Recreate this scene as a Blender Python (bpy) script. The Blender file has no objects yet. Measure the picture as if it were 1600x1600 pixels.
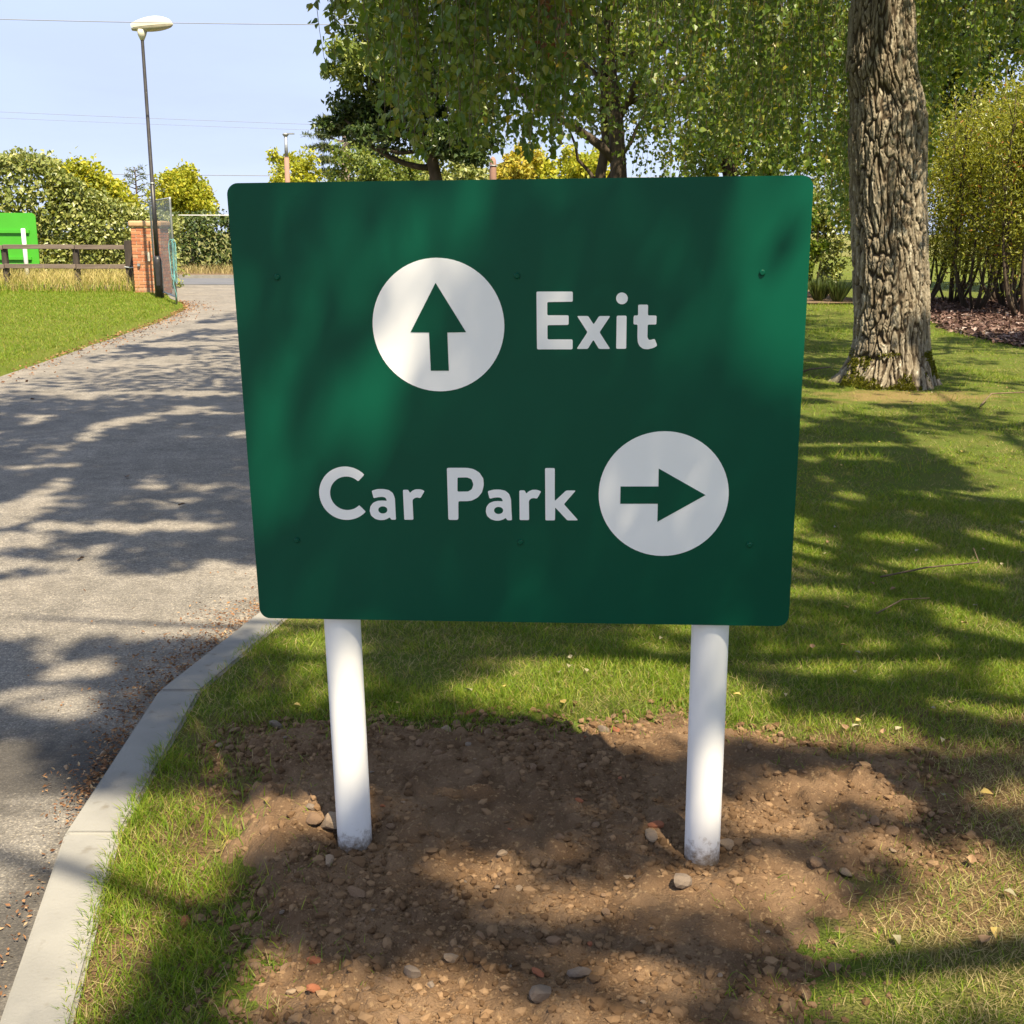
import bpy, bmesh, math, random
import numpy as np
from mathutils import Vector, Matrix
from mathutils.geometry import tessellate_polygon

random.seed(7)
RNG = np.random.default_rng(7)
scene = bpy.context.scene
COL = scene.collection

# ------------------------------------------------------------------ camera
F_PX = 1800.0
CAM_H, PITCH, ROLL = 1.496, math.radians(13.76), math.radians(0.16)
_fw = Vector((0, math.cos(PITCH), -math.sin(PITCH)))
_r0 = Vector((1, 0, 0)); _u0 = Vector((0, math.sin(PITCH), math.cos(PITCH)))
_rt = _r0 * math.cos(ROLL) + _u0 * math.sin(ROLL)
_up = _u0 * math.cos(ROLL) - _r0 * math.sin(ROLL)
cam_d = bpy.data.cameras.new('camera'); cam = bpy.data.objects.new('camera', cam_d); COL.objects.link(cam)
m = Matrix.Identity(4)
for i in range(3):
    m[i][0] = _rt[i]; m[i][1] = _up[i]; m[i][2] = -_fw[i]
m[2][3] = CAM_H
cam.matrix_world = m
cam_d.sensor_fit = 'HORIZONTAL'; cam_d.sensor_width = 36.0; cam_d.lens = 36.0 * F_PX / 1600.0
cam_d.clip_start = 0.05; cam_d.clip_end = 2000.0
scene.camera = cam
scene.render.resolution_x = scene.render.resolution_y = 1024

# ------------------------------------------------------------------ sky and sun
SUN = Vector((0.40, -0.90, 1.50)).normalized()          # towards the sun
SUN_EL = math.asin(SUN.z); SUN_AZ = math.atan2(SUN.x, SUN.y)
world = bpy.data.worlds.new('World'); scene.world = world; world.use_nodes = True
wn, wl = world.node_tree.nodes, world.node_tree.links
wn.clear()
w_out = wn.new('ShaderNodeOutputWorld'); w_bg = wn.new('ShaderNodeBackground')
w_sky = wn.new('ShaderNodeTexSky'); w_sky.sky_type = 'NISHITA'; w_sky.sun_disc = False
w_sky.sun_elevation = SUN_EL; w_sky.sun_rotation = SUN_AZ
w_sky.altitude = 50; w_sky.air_density = 1.0; w_sky.dust_density = 0.4; w_sky.ozone_density = 1.2
w_tc = wn.new('ShaderNodeTexCoord'); w_map = wn.new('ShaderNodeMapping'); w_map.inputs['Scale'].default_value = (1.2, 1.2, 5.0)
w_noise = wn.new('ShaderNodeTexNoise'); w_noise.inputs['Scale'].default_value = 1.6; w_noise.inputs['Detail'].default_value = 7
w_noise.inputs['Roughness'].default_value = 0.6
w_ramp = wn.new('ShaderNodeValToRGB')
w_ramp.color_ramp.elements[0].position = 0.35; w_ramp.color_ramp.elements[0].color = (.93, .93, .93, 1)
w_ramp.color_ramp.elements[1].position = 0.80; w_ramp.color_ramp.elements[1].color = (1.0, 1.0, 1.0, 1)
w_mix = wn.new('ShaderNodeMix'); w_mix.data_type = 'RGBA'
w_mix.inputs['B'].default_value = (1.52, 1.78, 2.46, 1)
wl.new(w_tc.outputs['Generated'], w_map.inputs['Vector']); wl.new(w_map.outputs['Vector'], w_noise.inputs['Vector'])
wl.new(w_noise.outputs['Fac'], w_ramp.inputs['Fac']); wl.new(w_ramp.outputs['Color'], w_mix.inputs['Factor'])
wl.new(w_sky.outputs['Color'], w_mix.inputs['A']); wl.new(w_mix.outputs['Result'], w_bg.inputs['Color'])
w_bg.inputs['Strength'].default_value = 0.15
wl.new(w_bg.outputs['Background'], w_out.inputs['Surface'])

sun_d = bpy.data.lights.new('sun', 'SUN'); sun_d.energy = 4.0; sun_d.angle = math.radians(0.55); sun_d.color = (1.0, 0.87, 0.64)
sun_o = bpy.data.objects.new('sun', sun_d); COL.objects.link(sun_o)
sun_o.rotation_euler = SUN.to_track_quat('Z', 'Y').to_euler(); sun_o.location = (6, -14, 24)

scene.view_settings.view_transform = 'Standard'; scene.view_settings.look = 'None'
scene.view_settings.gamma = 1.0; scene.view_settings.exposure = 1.52
scene.view_settings.use_curve_mapping = False
scene.render.engine = 'CYCLES'
scene.cycles.max_bounces = 7; scene.cycles.diffuse_bounces = 4; scene.cycles.glossy_bounces = 3
scene.cycles.transmission_bounces = 3; scene.cycles.transparent_max_bounces = 6
scene.cycles.caustics_reflective = False; scene.cycles.caustics_refractive = False
scene.cycles.use_denoising = True

# ------------------------------------------------------------------ helpers: scene objects
def tag(o, label=None, cat=None, group=None, kind=None):
    if label: o['label'] = label
    if cat: o['category'] = cat
    if group: o['group'] = group
    if kind: o['kind'] = kind
    return o

def empty(name, loc=(0, 0, 0), rz=0.0):
    o = bpy.data.objects.new(name, None); COL.objects.link(o)
    o.location = loc; o.rotation_euler = (0, 0, rz); o.empty_display_size = 0.1
    return o

def link(name, me, parent=None, loc=None, rot=None, scale=None):
    o = bpy.data.objects.new(name, me); COL.objects.link(o)
    if parent is not None: o.parent = parent
    if loc is not None: o.location = loc
    if rot is not None: o.rotation_euler = rot
    if scale is not None: o.scale = scale
    return o

class Geo:
    """collects vertices and faces (arrays of 3 or 4 columns) and builds one mesh"""
    def __init__(self): self.v = []; self.f = []; self.n = 0
    def add(self, v, *faces):
        v = np.asarray(v, np.float32).reshape(-1, 3)
        for f in faces:
            f = np.asarray(f, np.int32)
            if f.size: self.f.append(f + self.n)
        self.v.append(v); self.n += len(v)
        return self
    def mesh(self, name, mats, smooth=False):
        me = bpy.data.meshes.new(name)
        v = np.concatenate(self.v) if self.v else np.zeros((0, 3), np.float32)
        me.vertices.add(len(v)); me.vertices.foreach_set('co', v.ravel())
        tot = sum(f.size for f in self.f); npoly = sum(len(f) for f in self.f)
        me.loops.add(tot); me.polygons.add(npoly)
        me.loops.foreach_set('vertex_index', np.concatenate([f.ravel() for f in self.f]))
        starts = []; s = 0
        for f in self.f:
            starts.append(s + np.arange(len(f), dtype=np.int32) * f.shape[1]); s += f.size
        me.polygons.foreach_set('loop_start', np.concatenate(starts).astype(np.int32))
        me.update(calc_edges=True)
        me.polygons.foreach_set('use_smooth', np.full(npoly, bool(smooth)))
        for mt in (mats if isinstance(mats, (list, tuple)) else [mats]): me.materials.append(mt)
        return me
    def obj(self, name, mats, parent=None, smooth=False, loc=None):
        return link(name, self.mesh(name, mats, smooth), parent, loc)
    def box(self, x0, x1, y0, y1, z0, z1):
        v = [(x, y, z) for z in (z0, z1) for y in (y0, y1) for x in (x0, x1)]
        return self.add(v, [(0, 2, 3, 1), (4, 5, 7, 6), (0, 1, 5, 4), (2, 6, 7, 3), (0, 4, 6, 2), (1, 3, 7, 5)])
    def tube(self, pts, radii, n=8, cap=True):
        pts = np.asarray(pts, float); radii = np.broadcast_to(np.asarray(radii, float), (len(pts),))
        t = np.gradient(pts, axis=0); t /= np.linalg.norm(t, axis=1)[:, None] + 1e-9
        ref = np.where(np.abs(t[:, 2:3]) > 0.9, np.array([[1., 0, 0]]), np.array([[0, 0, 1.]]))
        ref = np.broadcast_to(ref[len(ref) // 2], t.shape)
        a = np.cross(t, ref); a /= np.linalg.norm(a, axis=1)[:, None] + 1e-9
        b = np.cross(t, a)
        th = np.linspace(0, 2 * np.pi, n, endpoint=False)
        v = pts[:, None] + radii[:, None, None] * (np.cos(th)[None, :, None] * a[:, None] + np.sin(th)[None, :, None] * b[:, None])
        i = np.arange(len(pts) - 1)[:, None] * n; j = np.arange(n)[None]; k = (j + 1) % n
        q = np.stack([i + j, i + k, i + n + k, i + n + j], -1).reshape(-1, 4)
        fs = [q]
        vv = v.reshape(-1, 3)
        if cap:
            c0 = len(vv); vv = np.concatenate([vv, pts[:1], pts[-1:]])
            L = (len(pts) - 1) * n; jj = np.arange(n)
            fs.append(np.stack([np.full(n, c0), (jj + 1) % n, jj], -1))
            fs.append(np.stack([np.full(n, c0 + 1), L + jj, L + (jj + 1) % n], -1))
        return self.add(vv, *fs)

def bevelled_box(name, sx, sy, sz, bev, mat, seg=2):
    bm = bmesh.new(); bmesh.ops.create_cube(bm, size=1.0)
    for v in bm.verts: v.co = Vector((v.co.x * sx, v.co.y * sy, v.co.z * sz))
    if bev > 0: bmesh.ops.bevel(bm, geom=bm.edges[:], offset=bev, segments=seg, affect='EDGES', profile=0.5)
    me = bpy.data.meshes.new(name); bm.to_mesh(me); bm.free(); me.materials.append(mat)
    return me

# ------------------------------------------------------------------ helpers: noise in numpy
_LAT = np.random.default_rng(99).random((256, 256)).astype(np.float32)
def vnoise(x, y, seed=0):
    x = np.asarray(x, float) + seed * 17.31; y = np.asarray(y, float) + seed * 5.77
    xi = np.floor(x).astype(int); yi = np.floor(y).astype(int); fx = x - xi; fy = y - yi
    fx = fx * fx * (3 - 2 * fx); fy = fy * fy * (3 - 2 * fy)
    g = lambda a, b: _LAT[a & 255, b & 255]
    return (g(xi, yi) * (1 - fx) + g(xi + 1, yi) * fx) * (1 - fy) + (g(xi, yi + 1) * (1 - fx) + g(xi + 1, yi + 1) * fx) * fy
def fbm(x, y, octs=4, seed=0, gain=0.5):
    s = 0; a = 1; t = 0
    for o in range(octs):
        s = s + a * vnoise(x * 2 ** o, y * 2 ** o, seed + o * 3); t += a; a *= gain
    return s / t
def worley(x, y, seed=0, wrapx=None):
    """F1, F2 and the random value of the nearest cell of a jittered grid"""
    x = np.asarray(x, float); y = np.asarray(y, float)
    xi = np.floor(x).astype(int); yi = np.floor(y).astype(int)
    f1 = np.full(x.shape, 9.); f2 = np.full(x.shape, 9.); cid = np.zeros(x.shape)
    for dx in (-1, 0, 1):
        for dy in (-1, 0, 1):
            cx = xi + dx; cy = yi + dy
            hx = cx % wrapx if wrapx else cx
            jx = _LAT[(hx * 7 + seed * 31) & 255, (cy * 13 + seed * 3) & 255]
            jy = _LAT[(hx * 11 + 91 + seed) & 255, (cy * 5 + 37 + seed * 7) & 255]
            d = np.hypot(cx + 0.1 + 0.8 * jx - x, cy + 0.1 + 0.8 * jy - y)
            nearer = d < f1
            f2 = np.where(nearer, f1, np.minimum(f2, d)); f1 = np.where(nearer, d, f1)
            cid = np.where(nearer, _LAT[(hx * 3 + 55) & 255, (cy * 17 + 11) & 255], cid)
    return f1, f2, cid
def poly_sd(x, y, poly):
    """signed distance to a polygon, negative inside"""
    p = np.asarray(poly, float); q = np.roll(p, -1, axis=0)
    d = np.full(np.shape(x), 1e9); ins = np.zeros(np.shape(x), bool)
    for (ax, ay), (bx, by) in zip(p, q):
        ex, ey = bx - ax, by - ay
        t = np.clip(((x - ax) * ex + (y - ay) * ey) / (ex * ex + ey * ey + 1e-12), 0, 1)
        d = np.minimum(d, np.hypot(x - ax - t * ex, y - ay - t * ey))
        c = ((ay > y) != (by > y)) & (x < (bx - ax) * (y - ay) / (by - ay + 1e-12) + ax)
        ins ^= c
    return np.where(ins, -d, d)
def sstep(a, b, x):
    t = np.clip((x - a) / (b - a), 0, 1); return t * t * (3 - 2 * t)

# ------------------------------------------------------------------ helpers: materials
def _new(name):
    mt = bpy.data.materials.new(name); mt.use_nodes = True
    return mt, mt.node_tree.nodes, mt.node_tree.links, mt.node_tree.nodes['Principled BSDF']
def mat(name, c1, c2=None, scale=8.0, rough=0.6, spec=0.4, bump=0.0, bscale=None, metal=0.0, c3=None, scale3=60.0, amount3=0.4, stretch=None, detail=6, bdist=0.01):
    """two colours mixed by noise, a third one in fine specks, fine relief"""
    mt, n, l, p = _new(name)
    p.inputs['Roughness'].default_value = rough; p.inputs['Specular IOR Level'].default_value = spec
    p.inputs['Metallic'].default_value = metal
    p.inputs['Base Color'].default_value = (*c1, 1)
    tc = n.new('ShaderNodeTexCoord'); vec = tc.outputs['Object']
    if stretch:
        mp = n.new('ShaderNodeMapping'); mp.inputs['Scale'].default_value = stretch; l.new(vec, mp.inputs['Vector']); vec = mp.outputs['Vector']
    if c2:
        t = n.new('ShaderNodeTexNoise'); t.inputs['Scale'].default_value = scale; t.inputs['Detail'].default_value = detail; l.new(vec, t.inputs['Vector'])
        r = n.new('ShaderNodeValToRGB'); r.color_ramp.elements[0].position = 0.35; r.color_ramp.elements[1].position = 0.65
        r.color_ramp.elements[0].color = (*c1, 1); r.color_ramp.elements[1].color = (*c2, 1)
        l.new(t.outputs['Fac'], r.inputs['Fac']); out = r.outputs['Color']
        if c3:
            t3 = n.new('ShaderNodeTexNoise'); t3.inputs['Scale'].default_value = scale3; t3.inputs['Detail'].default_value = 3; l.new(vec, t3.inputs['Vector'])
            r3 = n.new('ShaderNodeValToRGB'); r3.color_ramp.elements[0].position = 1 - amount3; r3.color_ramp.elements[1].position = min(1.0, 1 - amount3 + 0.12)
            l.new(t3.outputs['Fac'], r3.inputs['Fac'])
            mx = n.new('ShaderNodeMix'); mx.data_type = 'RGBA'; mx.inputs['B'].default_value = (*c3, 1)
            l.new(r3.outputs['Color'], mx.inputs['Factor']); l.new(out, mx.inputs['A']); out = mx.outputs['Result']
        l.new(out, p.inputs['Base Color'])
    if bump:
        b = n.new('ShaderNodeBump'); b.inputs['Strength'].default_value = bump; b.inputs['Distance'].default_value = bdist
        t2 = n.new('ShaderNodeTexNoise'); t2.inputs['Scale'].default_value = bscale or scale * 4; t2.inputs['Detail'].default_value = 8; l.new(vec, t2.inputs['Vector'])
        l.new(t2.outputs['Fac'], b.inputs['Height']); l.new(b.outputs['Normal'], p.inputs['Normal'])
    return mt
def leaf_mat(name, cols, trans=0.35, rough=0.45, spec=0.35, tint=(1.25, 1.15, 0.5)):
    """cols: list of (position, colour); each leaf takes its own place on the ramp"""
    mt, n, l, p = _new(name)
    g = n.new('ShaderNodeNewGeometry'); r = n.new('ShaderNodeValToRGB'); cr = r.color_ramp
    cr.elements[0].position = cols[0][0]; cr.elements[0].color = (*cols[0][1], 1)
    cr.elements[1].position = cols[-1][0]; cr.elements[1].color = (*cols[-1][1], 1)
    for pos, c in cols[1:-1]:
        e = cr.elements.new(pos); e.color = (*c, 1)
    l.new(g.outputs['Random Per Island'], r.inputs['Fac'])
    l.new(r.outputs['Color'], p.inputs['Base Color'])
    p.inputs['Roughness'].default_value = rough; p.inputs['Specular IOR Level'].default_value = spec
    tr = n.new('ShaderNodeBsdfTranslucent'); mul = n.new('ShaderNodeMix'); mul.data_type = 'RGBA'; mul.blend_type = 'MULTIPLY'
    mul.inputs['Factor'].default_value = 1.0; mul.inputs['B'].default_value = (*tint, 1)
    l.new(r.outputs['Color'], mul.inputs['A']); l.new(mul.outputs['Result'], tr.inputs['Color'])
    mx = n.new('ShaderNodeMixShader'); mx.inputs['Fac'].default_value = trans
    l.new(p.outputs['BSDF'], mx.inputs[1]); l.new(tr.outputs['BSDF'], mx.inputs[2])
    l.new(mx.outputs['Shader'], n['Material Output'].inputs['Surface'])
    return mt

M = {}
M['sign_green'] = mat('sign_green', (0.0010, 0.070, 0.040), (0.0010, 0.066, 0.037), 3, rough=0.36, spec=0.16, bump=0.02, bscale=2.5, bdist=0.02)
M['sign_white'] = mat('sign_white', (0.88, 0.87, 0.86), (0.85, 0.84, 0.83), 5, rough=0.36, spec=0.25)
M['post_white'] = mat('post_white', (0.86, 0.85, 0.83), (0.80, 0.79, 0.77), 5, rough=0.36, spec=0.35, c3=(0.45, 0.36, 0.26), scale3=90, amount3=0.25, bump=0.03, bscale=12)
def post_dirt():
    """mud splashed up the foot of the posts"""
    mt = M['post_white']; n, l = mt.node_tree.nodes, mt.node_tree.links; p = n['Principled BSDF']; col = p.inputs['Base Color'].links[0].from_socket
    tc = n.new('ShaderNodeTexCoord'); sp = n.new('ShaderNodeSeparateXYZ'); l.new(tc.outputs['Object'], sp.inputs[0])
    no = n.new('ShaderNodeTexNoise'); no.inputs['Scale'].default_value = 55; no.inputs['Detail'].default_value = 6; no.inputs['Roughness'].default_value = .7; l.new(tc.outputs['Object'], no.inputs['Vector'])
    ma = n.new('ShaderNodeMath'); ma.operation = 'MULTIPLY_ADD'; ma.inputs[1].default_value = -.22; l.new(no.outputs['Fac'], ma.inputs[0]); l.new(sp.outputs['Z'], ma.inputs[2])
    rp = n.new('ShaderNodeMapRange'); rp.inputs['From Min'].default_value = -.735; rp.inputs['From Max'].default_value = -.675; rp.inputs['To Min'].default_value = .85; rp.inputs['To Max'].default_value = 0; l.new(ma.outputs[0], rp.inputs['Value'])
    mx = n.new('ShaderNodeMix'); mx.data_type = 'RGBA'; mx.inputs['B'].default_value = (.22, .15, .085, 1); l.new(rp.outputs['Result'], mx.inputs['Factor']); l.new(col, mx.inputs['A']); l.new(mx.outputs['Result'], p.inputs['Base Color'])
M['board_post'] = mat('board_post', (0.80, 0.80, 0.79), (0.74, 0.74, 0.73), 5, rough=0.4)
post_dirt()
M['galv'] = mat('galvanised', (0.45, 0.47, 0.48), (0.32, 0.34, 0.35), 20, rough=0.45, metal=0.6)
def asphalt_mat():
    """aged tarmac: noise, stone chips, dusty tan wear and a few dark tar stains"""
    mt = mat('asphalt', (0.205, 0.184, 0.158), (0.160, 0.147, 0.130), 1.4, rough=0.85, spec=0.25, c3=(0.33, 0.29, 0.235), scale3=150, amount3=0.46, bump=0.9, bscale=190, bdist=0.006)
    n, l = mt.node_tree.nodes, mt.node_tree.links; p = n['Principled BSDF']; col = p.inputs['Base Color'].links[0].from_socket
    tc = n.new('ShaderNodeTexCoord'); no = n.new('ShaderNodeTexNoise'); no.inputs['Scale'].default_value = 7; no.inputs['Detail'].default_value = 6; l.new(tc.outputs['Object'], no.inputs['Vector'])
    def mask(scale_loc, loc, width):
        nonlocal col
        mp = n.new('ShaderNodeMapping'); mp.vector_type = 'TEXTURE'; mp.inputs['Location'].default_value = loc; mp.inputs['Scale'].default_value = scale_loc; l.new(tc.outputs['Object'], mp.inputs['Vector'])
        ln = n.new('ShaderNodeVectorMath'); ln.operation = 'LENGTH'; l.new(mp.outputs['Vector'], ln.inputs[0])
        ad = n.new('ShaderNodeMath'); ad.operation = 'MULTIPLY_ADD'; ad.inputs[1].default_value = 1.3; l.new(no.outputs['Fac'], ad.inputs[0]); l.new(ln.outputs['Value'], ad.inputs[2])
        rp = n.new('ShaderNodeMapRange'); rp.inputs['From Min'].default_value = 1.25; rp.inputs['From Max'].default_value = 1.25 + width; rp.inputs['To Min'].default_value = 0.75; rp.inputs['To Max'].default_value = 0.0; l.new(ad.outputs[0], rp.inputs['Value'])
        mx = n.new('ShaderNodeMix'); mx.data_type = 'RGBA'; mx.inputs['B'].default_value = (0.040, 0.036, 0.033, 1); l.new(rp.outputs['Result'], mx.inputs['Factor']); l.new(col, mx.inputs['A']); col = mx.outputs['Result']
    for sc_, lo, hi in ((46, 0.80, 1.20), (9, 0.84, 1.16), (120, 0.70, 1.32), (2.2, .88, 1.12)):          # aggregate and wear
        na = n.new('ShaderNodeTexNoise'); na.inputs['Scale'].default_value = sc_; na.inputs['Detail'].default_value = 3; l.new(tc.outputs['Object'], na.inputs['Vector'])
        mr = n.new('ShaderNodeMapRange'); mr.inputs['From Min'].default_value = 0.3; mr.inputs['From Max'].default_value = 0.7; mr.inputs['To Min'].default_value = lo; mr.inputs['To Max'].default_value = hi; l.new(na.outputs['Fac'], mr.inputs['Value'])
        vm = n.new('ShaderNodeVectorMath'); vm.operation = 'SCALE'; l.new(col, vm.inputs[0]); l.new(mr.outputs['Result'], vm.inputs['Scale']); col = vm.outputs['Vector']
    mask((0.42, 0.26, 1), (-1.40, 3.12, 0), 0.55); mask((0.30, 0.20, 1), (-1.62, 2.78, 0), 0.5); mask((0.16, 0.5, 1), (-1.16, 2.15, 0), 0.5)
    l.new(col, p.inputs['Base Color']); return mt
M['asphalt'] = asphalt_mat()
M['road'] = mat('road_asphalt', (0.11, 0.115, 0.13), (0.14, 0.14, 0.15), 1.0, rough=0.8, bump=0.5, bscale=90)
M['concrete'] = mat('concrete', (0.275, 0.265, 0.242), (0.215, 0.208, 0.192), 4, rough=0.88, spec=0.2, c3=(0.17, 0.155, 0.13), scale3=17, amount3=0.39, bump=0.35, bscale=120, bdist=0.004)
M['soil'] = mat('soil', (0.122, 0.074, 0.042), (0.190, 0.122, 0.072), 7, rough=0.95, spec=0.1, c3=(0.27, 0.18, 0.10), scale3=90, amount3=0.42, bump=1.0, bscale=160, bdist=0.008)
M['clod'] = leaf_mat('clod', [(0, (0.10, 0.058, 0.030)), (0.5, (0.16, 0.097, 0.052)), (1, (0.25, 0.16, 0.09))], trans=0.0, rough=0.95, spec=0.1)
M['turf'] = mat('turf', (0.125, 0.135, 0.032), (0.098, 0.138, 0.020), 5, rough=0.95, spec=0.1, c3=(0.23, 0.19, 0.08), scale3=60, amount3=0.38, bump=1.0, bscale=120, bdist=0.02)
def turf_mat():
    """thatch under the blades, worn to bare earth right of the soil, in the strip by the kerb and before the tree"""
    mt = M['turf']; n, l = mt.node_tree.nodes, mt.node_tree.links; p = n['Principled BSDF']; col = p.inputs['Base Color'].links[0].from_socket
    tc = n.new('ShaderNodeTexCoord'); no = n.new('ShaderNodeTexNoise'); no.inputs['Scale'].default_value = 5; no.inputs['Detail'].default_value = 7; l.new(tc.outputs['Object'], no.inputs['Vector'])
    for loc, sc, c in (((1.25, 2.75, 0), (.75, .75, 1), (.165, .105, .055)), ((1.75, 3.25, 0), (.4, .3, 1), (.12, .08, .045)), ((3.7, 10.7, 0), (.8, .45, 1), (.24, .18, .07)), ((-.83, 2.5, 0), (.18, 1.2, 1), (.16, .10, .055))):
        mp = n.new('ShaderNodeMapping'); mp.vector_type = 'TEXTURE'; mp.inputs['Location'].default_value = loc; mp.inputs['Scale'].default_value = sc; l.new(tc.outputs['Object'], mp.inputs['Vector'])
        ln = n.new('ShaderNodeVectorMath'); ln.operation = 'LENGTH'; l.new(mp.outputs['Vector'], ln.inputs[0])
        ad = n.new('ShaderNodeMath'); ad.operation = 'MULTIPLY_ADD'; ad.inputs[1].default_value = 1.6; l.new(no.outputs['Fac'], ad.inputs[0]); l.new(ln.outputs['Value'], ad.inputs[2])
        rp = n.new('ShaderNodeMapRange'); rp.inputs['From Min'].default_value = 1.35; rp.inputs['From Max'].default_value = 2.0; rp.inputs['To Min'].default_value = 1.0; rp.inputs['To Max'].default_value = 0.0; l.new(ad.outputs[0], rp.inputs['Value'])
        mx = n.new('ShaderNodeMix'); mx.data_type = 'RGBA'; mx.inputs['B'].default_value = (*c, 1); l.new(rp.outputs['Result'], mx.inputs['Factor']); l.new(col, mx.inputs['A']); col = mx.outputs['Result']
    l.new(col, p.inputs['Base Color'])
turf_mat()
M['lawn'] = mat('lawn', (0.115, 0.150, 0.020), (0.150, 0.165, 0.030), 1.2, rough=0.95, spec=0.1, c3=(0.14, 0.15, 0.035), scale3=30, amount3=0.42, bump=1.0, bscale=90, bdist=0.03)
M['earth'] = mat('earth', (0.17, 0.115, 0.075), (0.22, 0.155, 0.10), 4, rough=0.95, spec=0.1, c3=(0.10, 0.07, 0.05), scale3=50, amount3=0.42, bump=1.0, bscale=70, bdist=0.03)
M['meadow'] = mat('meadow', (0.12, 0.13, 0.03), (0.20, 0.18, 0.06), 0.5, rough=0.95, spec=0.1)
M['grass'] = leaf_mat('grass_blade', [(0, (0.092, 0.172, 0.008)), (0.45, (0.158, 0.250, 0.015)), (0.8, (0.240, 0.305, 0.030)), (0.93, (0.33, 0.32, 0.06)), (1, (0.30, 0.20, 0.09))], trans=0.35, rough=0.5, spec=0.25, tint=(1.3, 1.2, 0.5))
M['grass_dry'] = leaf_mat('grass_dry', [(0, (0.20, 0.18, 0.06)), (0.5, (0.36, 0.29, 0.13)), (1, (0.48, 0.39, 0.20))], trans=0.25, rough=0.6, spec=0.2, tint=(1.1, 1.0, 0.8))
M['straw'] = leaf_mat('straw', [(0, (0.36, 0.33, 0.09)), (0.5, (0.56, 0.47, 0.18)), (1, (0.66, 0.55, 0.26))], trans=0.3, rough=0.6, spec=0.2, tint=(1.1, 1.0, 0.8))
M['stone'] = mat('stone', (0.25, 0.16, 0.095), (0.18, 0.11, 0.065), 25, rough=0.85, spec=0.25, c3=(0.32, 0.22, 0.14), scale3=60, amount3=0.42, bump=0.5, bscale=80)
M['stone_pale'] = mat('stone_pale', (0.32, 0.235, 0.155), (0.22, 0.15, 0.095), 25, rough=0.75, spec=0.35, bump=0.4, bscale=80)
M['stone_grey'] = mat('stone_grey', (0.15, 0.115, 0.088), (0.20, 0.15, 0.11), 20, rough=0.7, spec=0.4, bump=0.4, bscale=80)
M['stone_red'] = mat('stone_red', (0.34, 0.125, 0.06), (0.26, 0.10, 0.055), 30, rough=0.9, spec=0.2, bump=0.5, bscale=90)
M['litter'] = leaf_mat('litter', [(0, (0.10, 0.05, 0.03)), (0.5, (0.24, 0.12, 0.06)), (0.85, (0.34, 0.19, 0.09)), (1, (0.48, 0.36, 0.22))], trans=0.1, rough=0.8, spec=0.15)
M['mulch'] = leaf_mat('mulch', [(0, (0.05, 0.028, 0.024)), (0.6, (0.13, 0.075, 0.06)), (0.9, (0.24, 0.16, 0.13)), (1, (0.5, 0.42, 0.38))], trans=0.0, rough=0.8, spec=0.2)
M['bark'] = mat('bark', (0.30, 0.235, 0.15), (0.18, 0.13, 0.08), 9, rough=0.95, spec=0.12, c3=(0.46, 0.40, 0.29), scale3=22, amount3=0.44, bump=0.8, bscale=60, bdist=0.01, stretch=(1, 1, 0.35))
def birch_bark():
    mt = mat('bark', (0.36, 0.315, 0.235), (0.24, 0.195, 0.135), 11, rough=0.95, spec=0.1, c3=(0.56, 0.51, 0.40), scale3=24, amount3=0.43, bump=0.8, bscale=60, bdist=0.01, stretch=(1, 1, 0.35))
    n, l = mt.node_tree.nodes, mt.node_tree.links; p = n['Principled BSDF']; col = p.inputs['Base Color'].links[0].from_socket
    at_ = n.new('ShaderNodeAttribute'); at_.attribute_name = 'plate'
    mx = n.new('ShaderNodeMix'); mx.data_type = 'RGBA'; mx.inputs['A'].default_value = (0.060, 0.045, 0.030, 1)
    l.new(at_.outputs['Fac'], mx.inputs['Factor']); l.new(col, mx.inputs['B']); l.new(mx.outputs['Result'], p.inputs['Base Color']); return mt
M['birch_bark'] = birch_bark()
M['bark_dark'] = mat('bark_dark', (0.058, 0.044, 0.033), (0.095, 0.074, 0.056), 9, rough=0.95, spec=0.1, bump=0.8, bscale=40, stretch=(1, 1, 0.4))
M['twig'] = mat('twig', (0.12, 0.085, 0.055), (0.19, 0.14, 0.09), 30, rough=0.9, spec=0.15)
M['pine_bark'] = mat('pine_bark', (0.22, 0.17, 0.15), (0.30, 0.23, 0.19), 6, rough=0.95, spec=0.1)
M['birch_leaf'] = leaf_mat('birch_leaf', [(0, (0.080, 0.140, 0.014)), (0.5, (0.132, 0.205, 0.026)), (0.9, (0.205, 0.245, 0.035)), (0.985, (0.29, 0.27, 0.04)), (1, (0.42, 0.30, 0.03))], trans=0.45, rough=0.38, spec=0.5)
M['brown_leaf'] = leaf_mat('brown_leaf', [(0, (0.25, 0.10, 0.04)), (1, (0.38, 0.18, 0.08))], trans=0.3)
M['oak_leaf'] = leaf_mat('oak_leaf', [(0, (0.030, 0.060, 0.015)), (0.6, (0.055, 0.090, 0.020)), (1, (0.10, 0.13, 0.030))], trans=0.25, rough=0.4, spec=0.5)
M['ash_leaf'] = leaf_mat('ash_leaf', [(0, (0.11, 0.165, 0.028)), (0.6, (0.18, 0.235, 0.045)), (1, (0.28, 0.30, 0.07))], trans=0.35, rough=0.4, spec=0.5)
M['lime_leaf'] = leaf_mat('lime_leaf', [(0, (0.22, 0.26, 0.02)), (0.6, (0.36, 0.38, 0.03)), (1, (0.50, 0.44, 0.04))], trans=0.35, rough=0.5)
M['gold_leaf'] = leaf_mat('gold_leaf', [(0, (0.30, 0.30, 0.04)), (0.6, (0.46, 0.41, 0.06)), (1, (0.52, 0.38, 0.05))], trans=0.35, rough=0.5)
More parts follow.
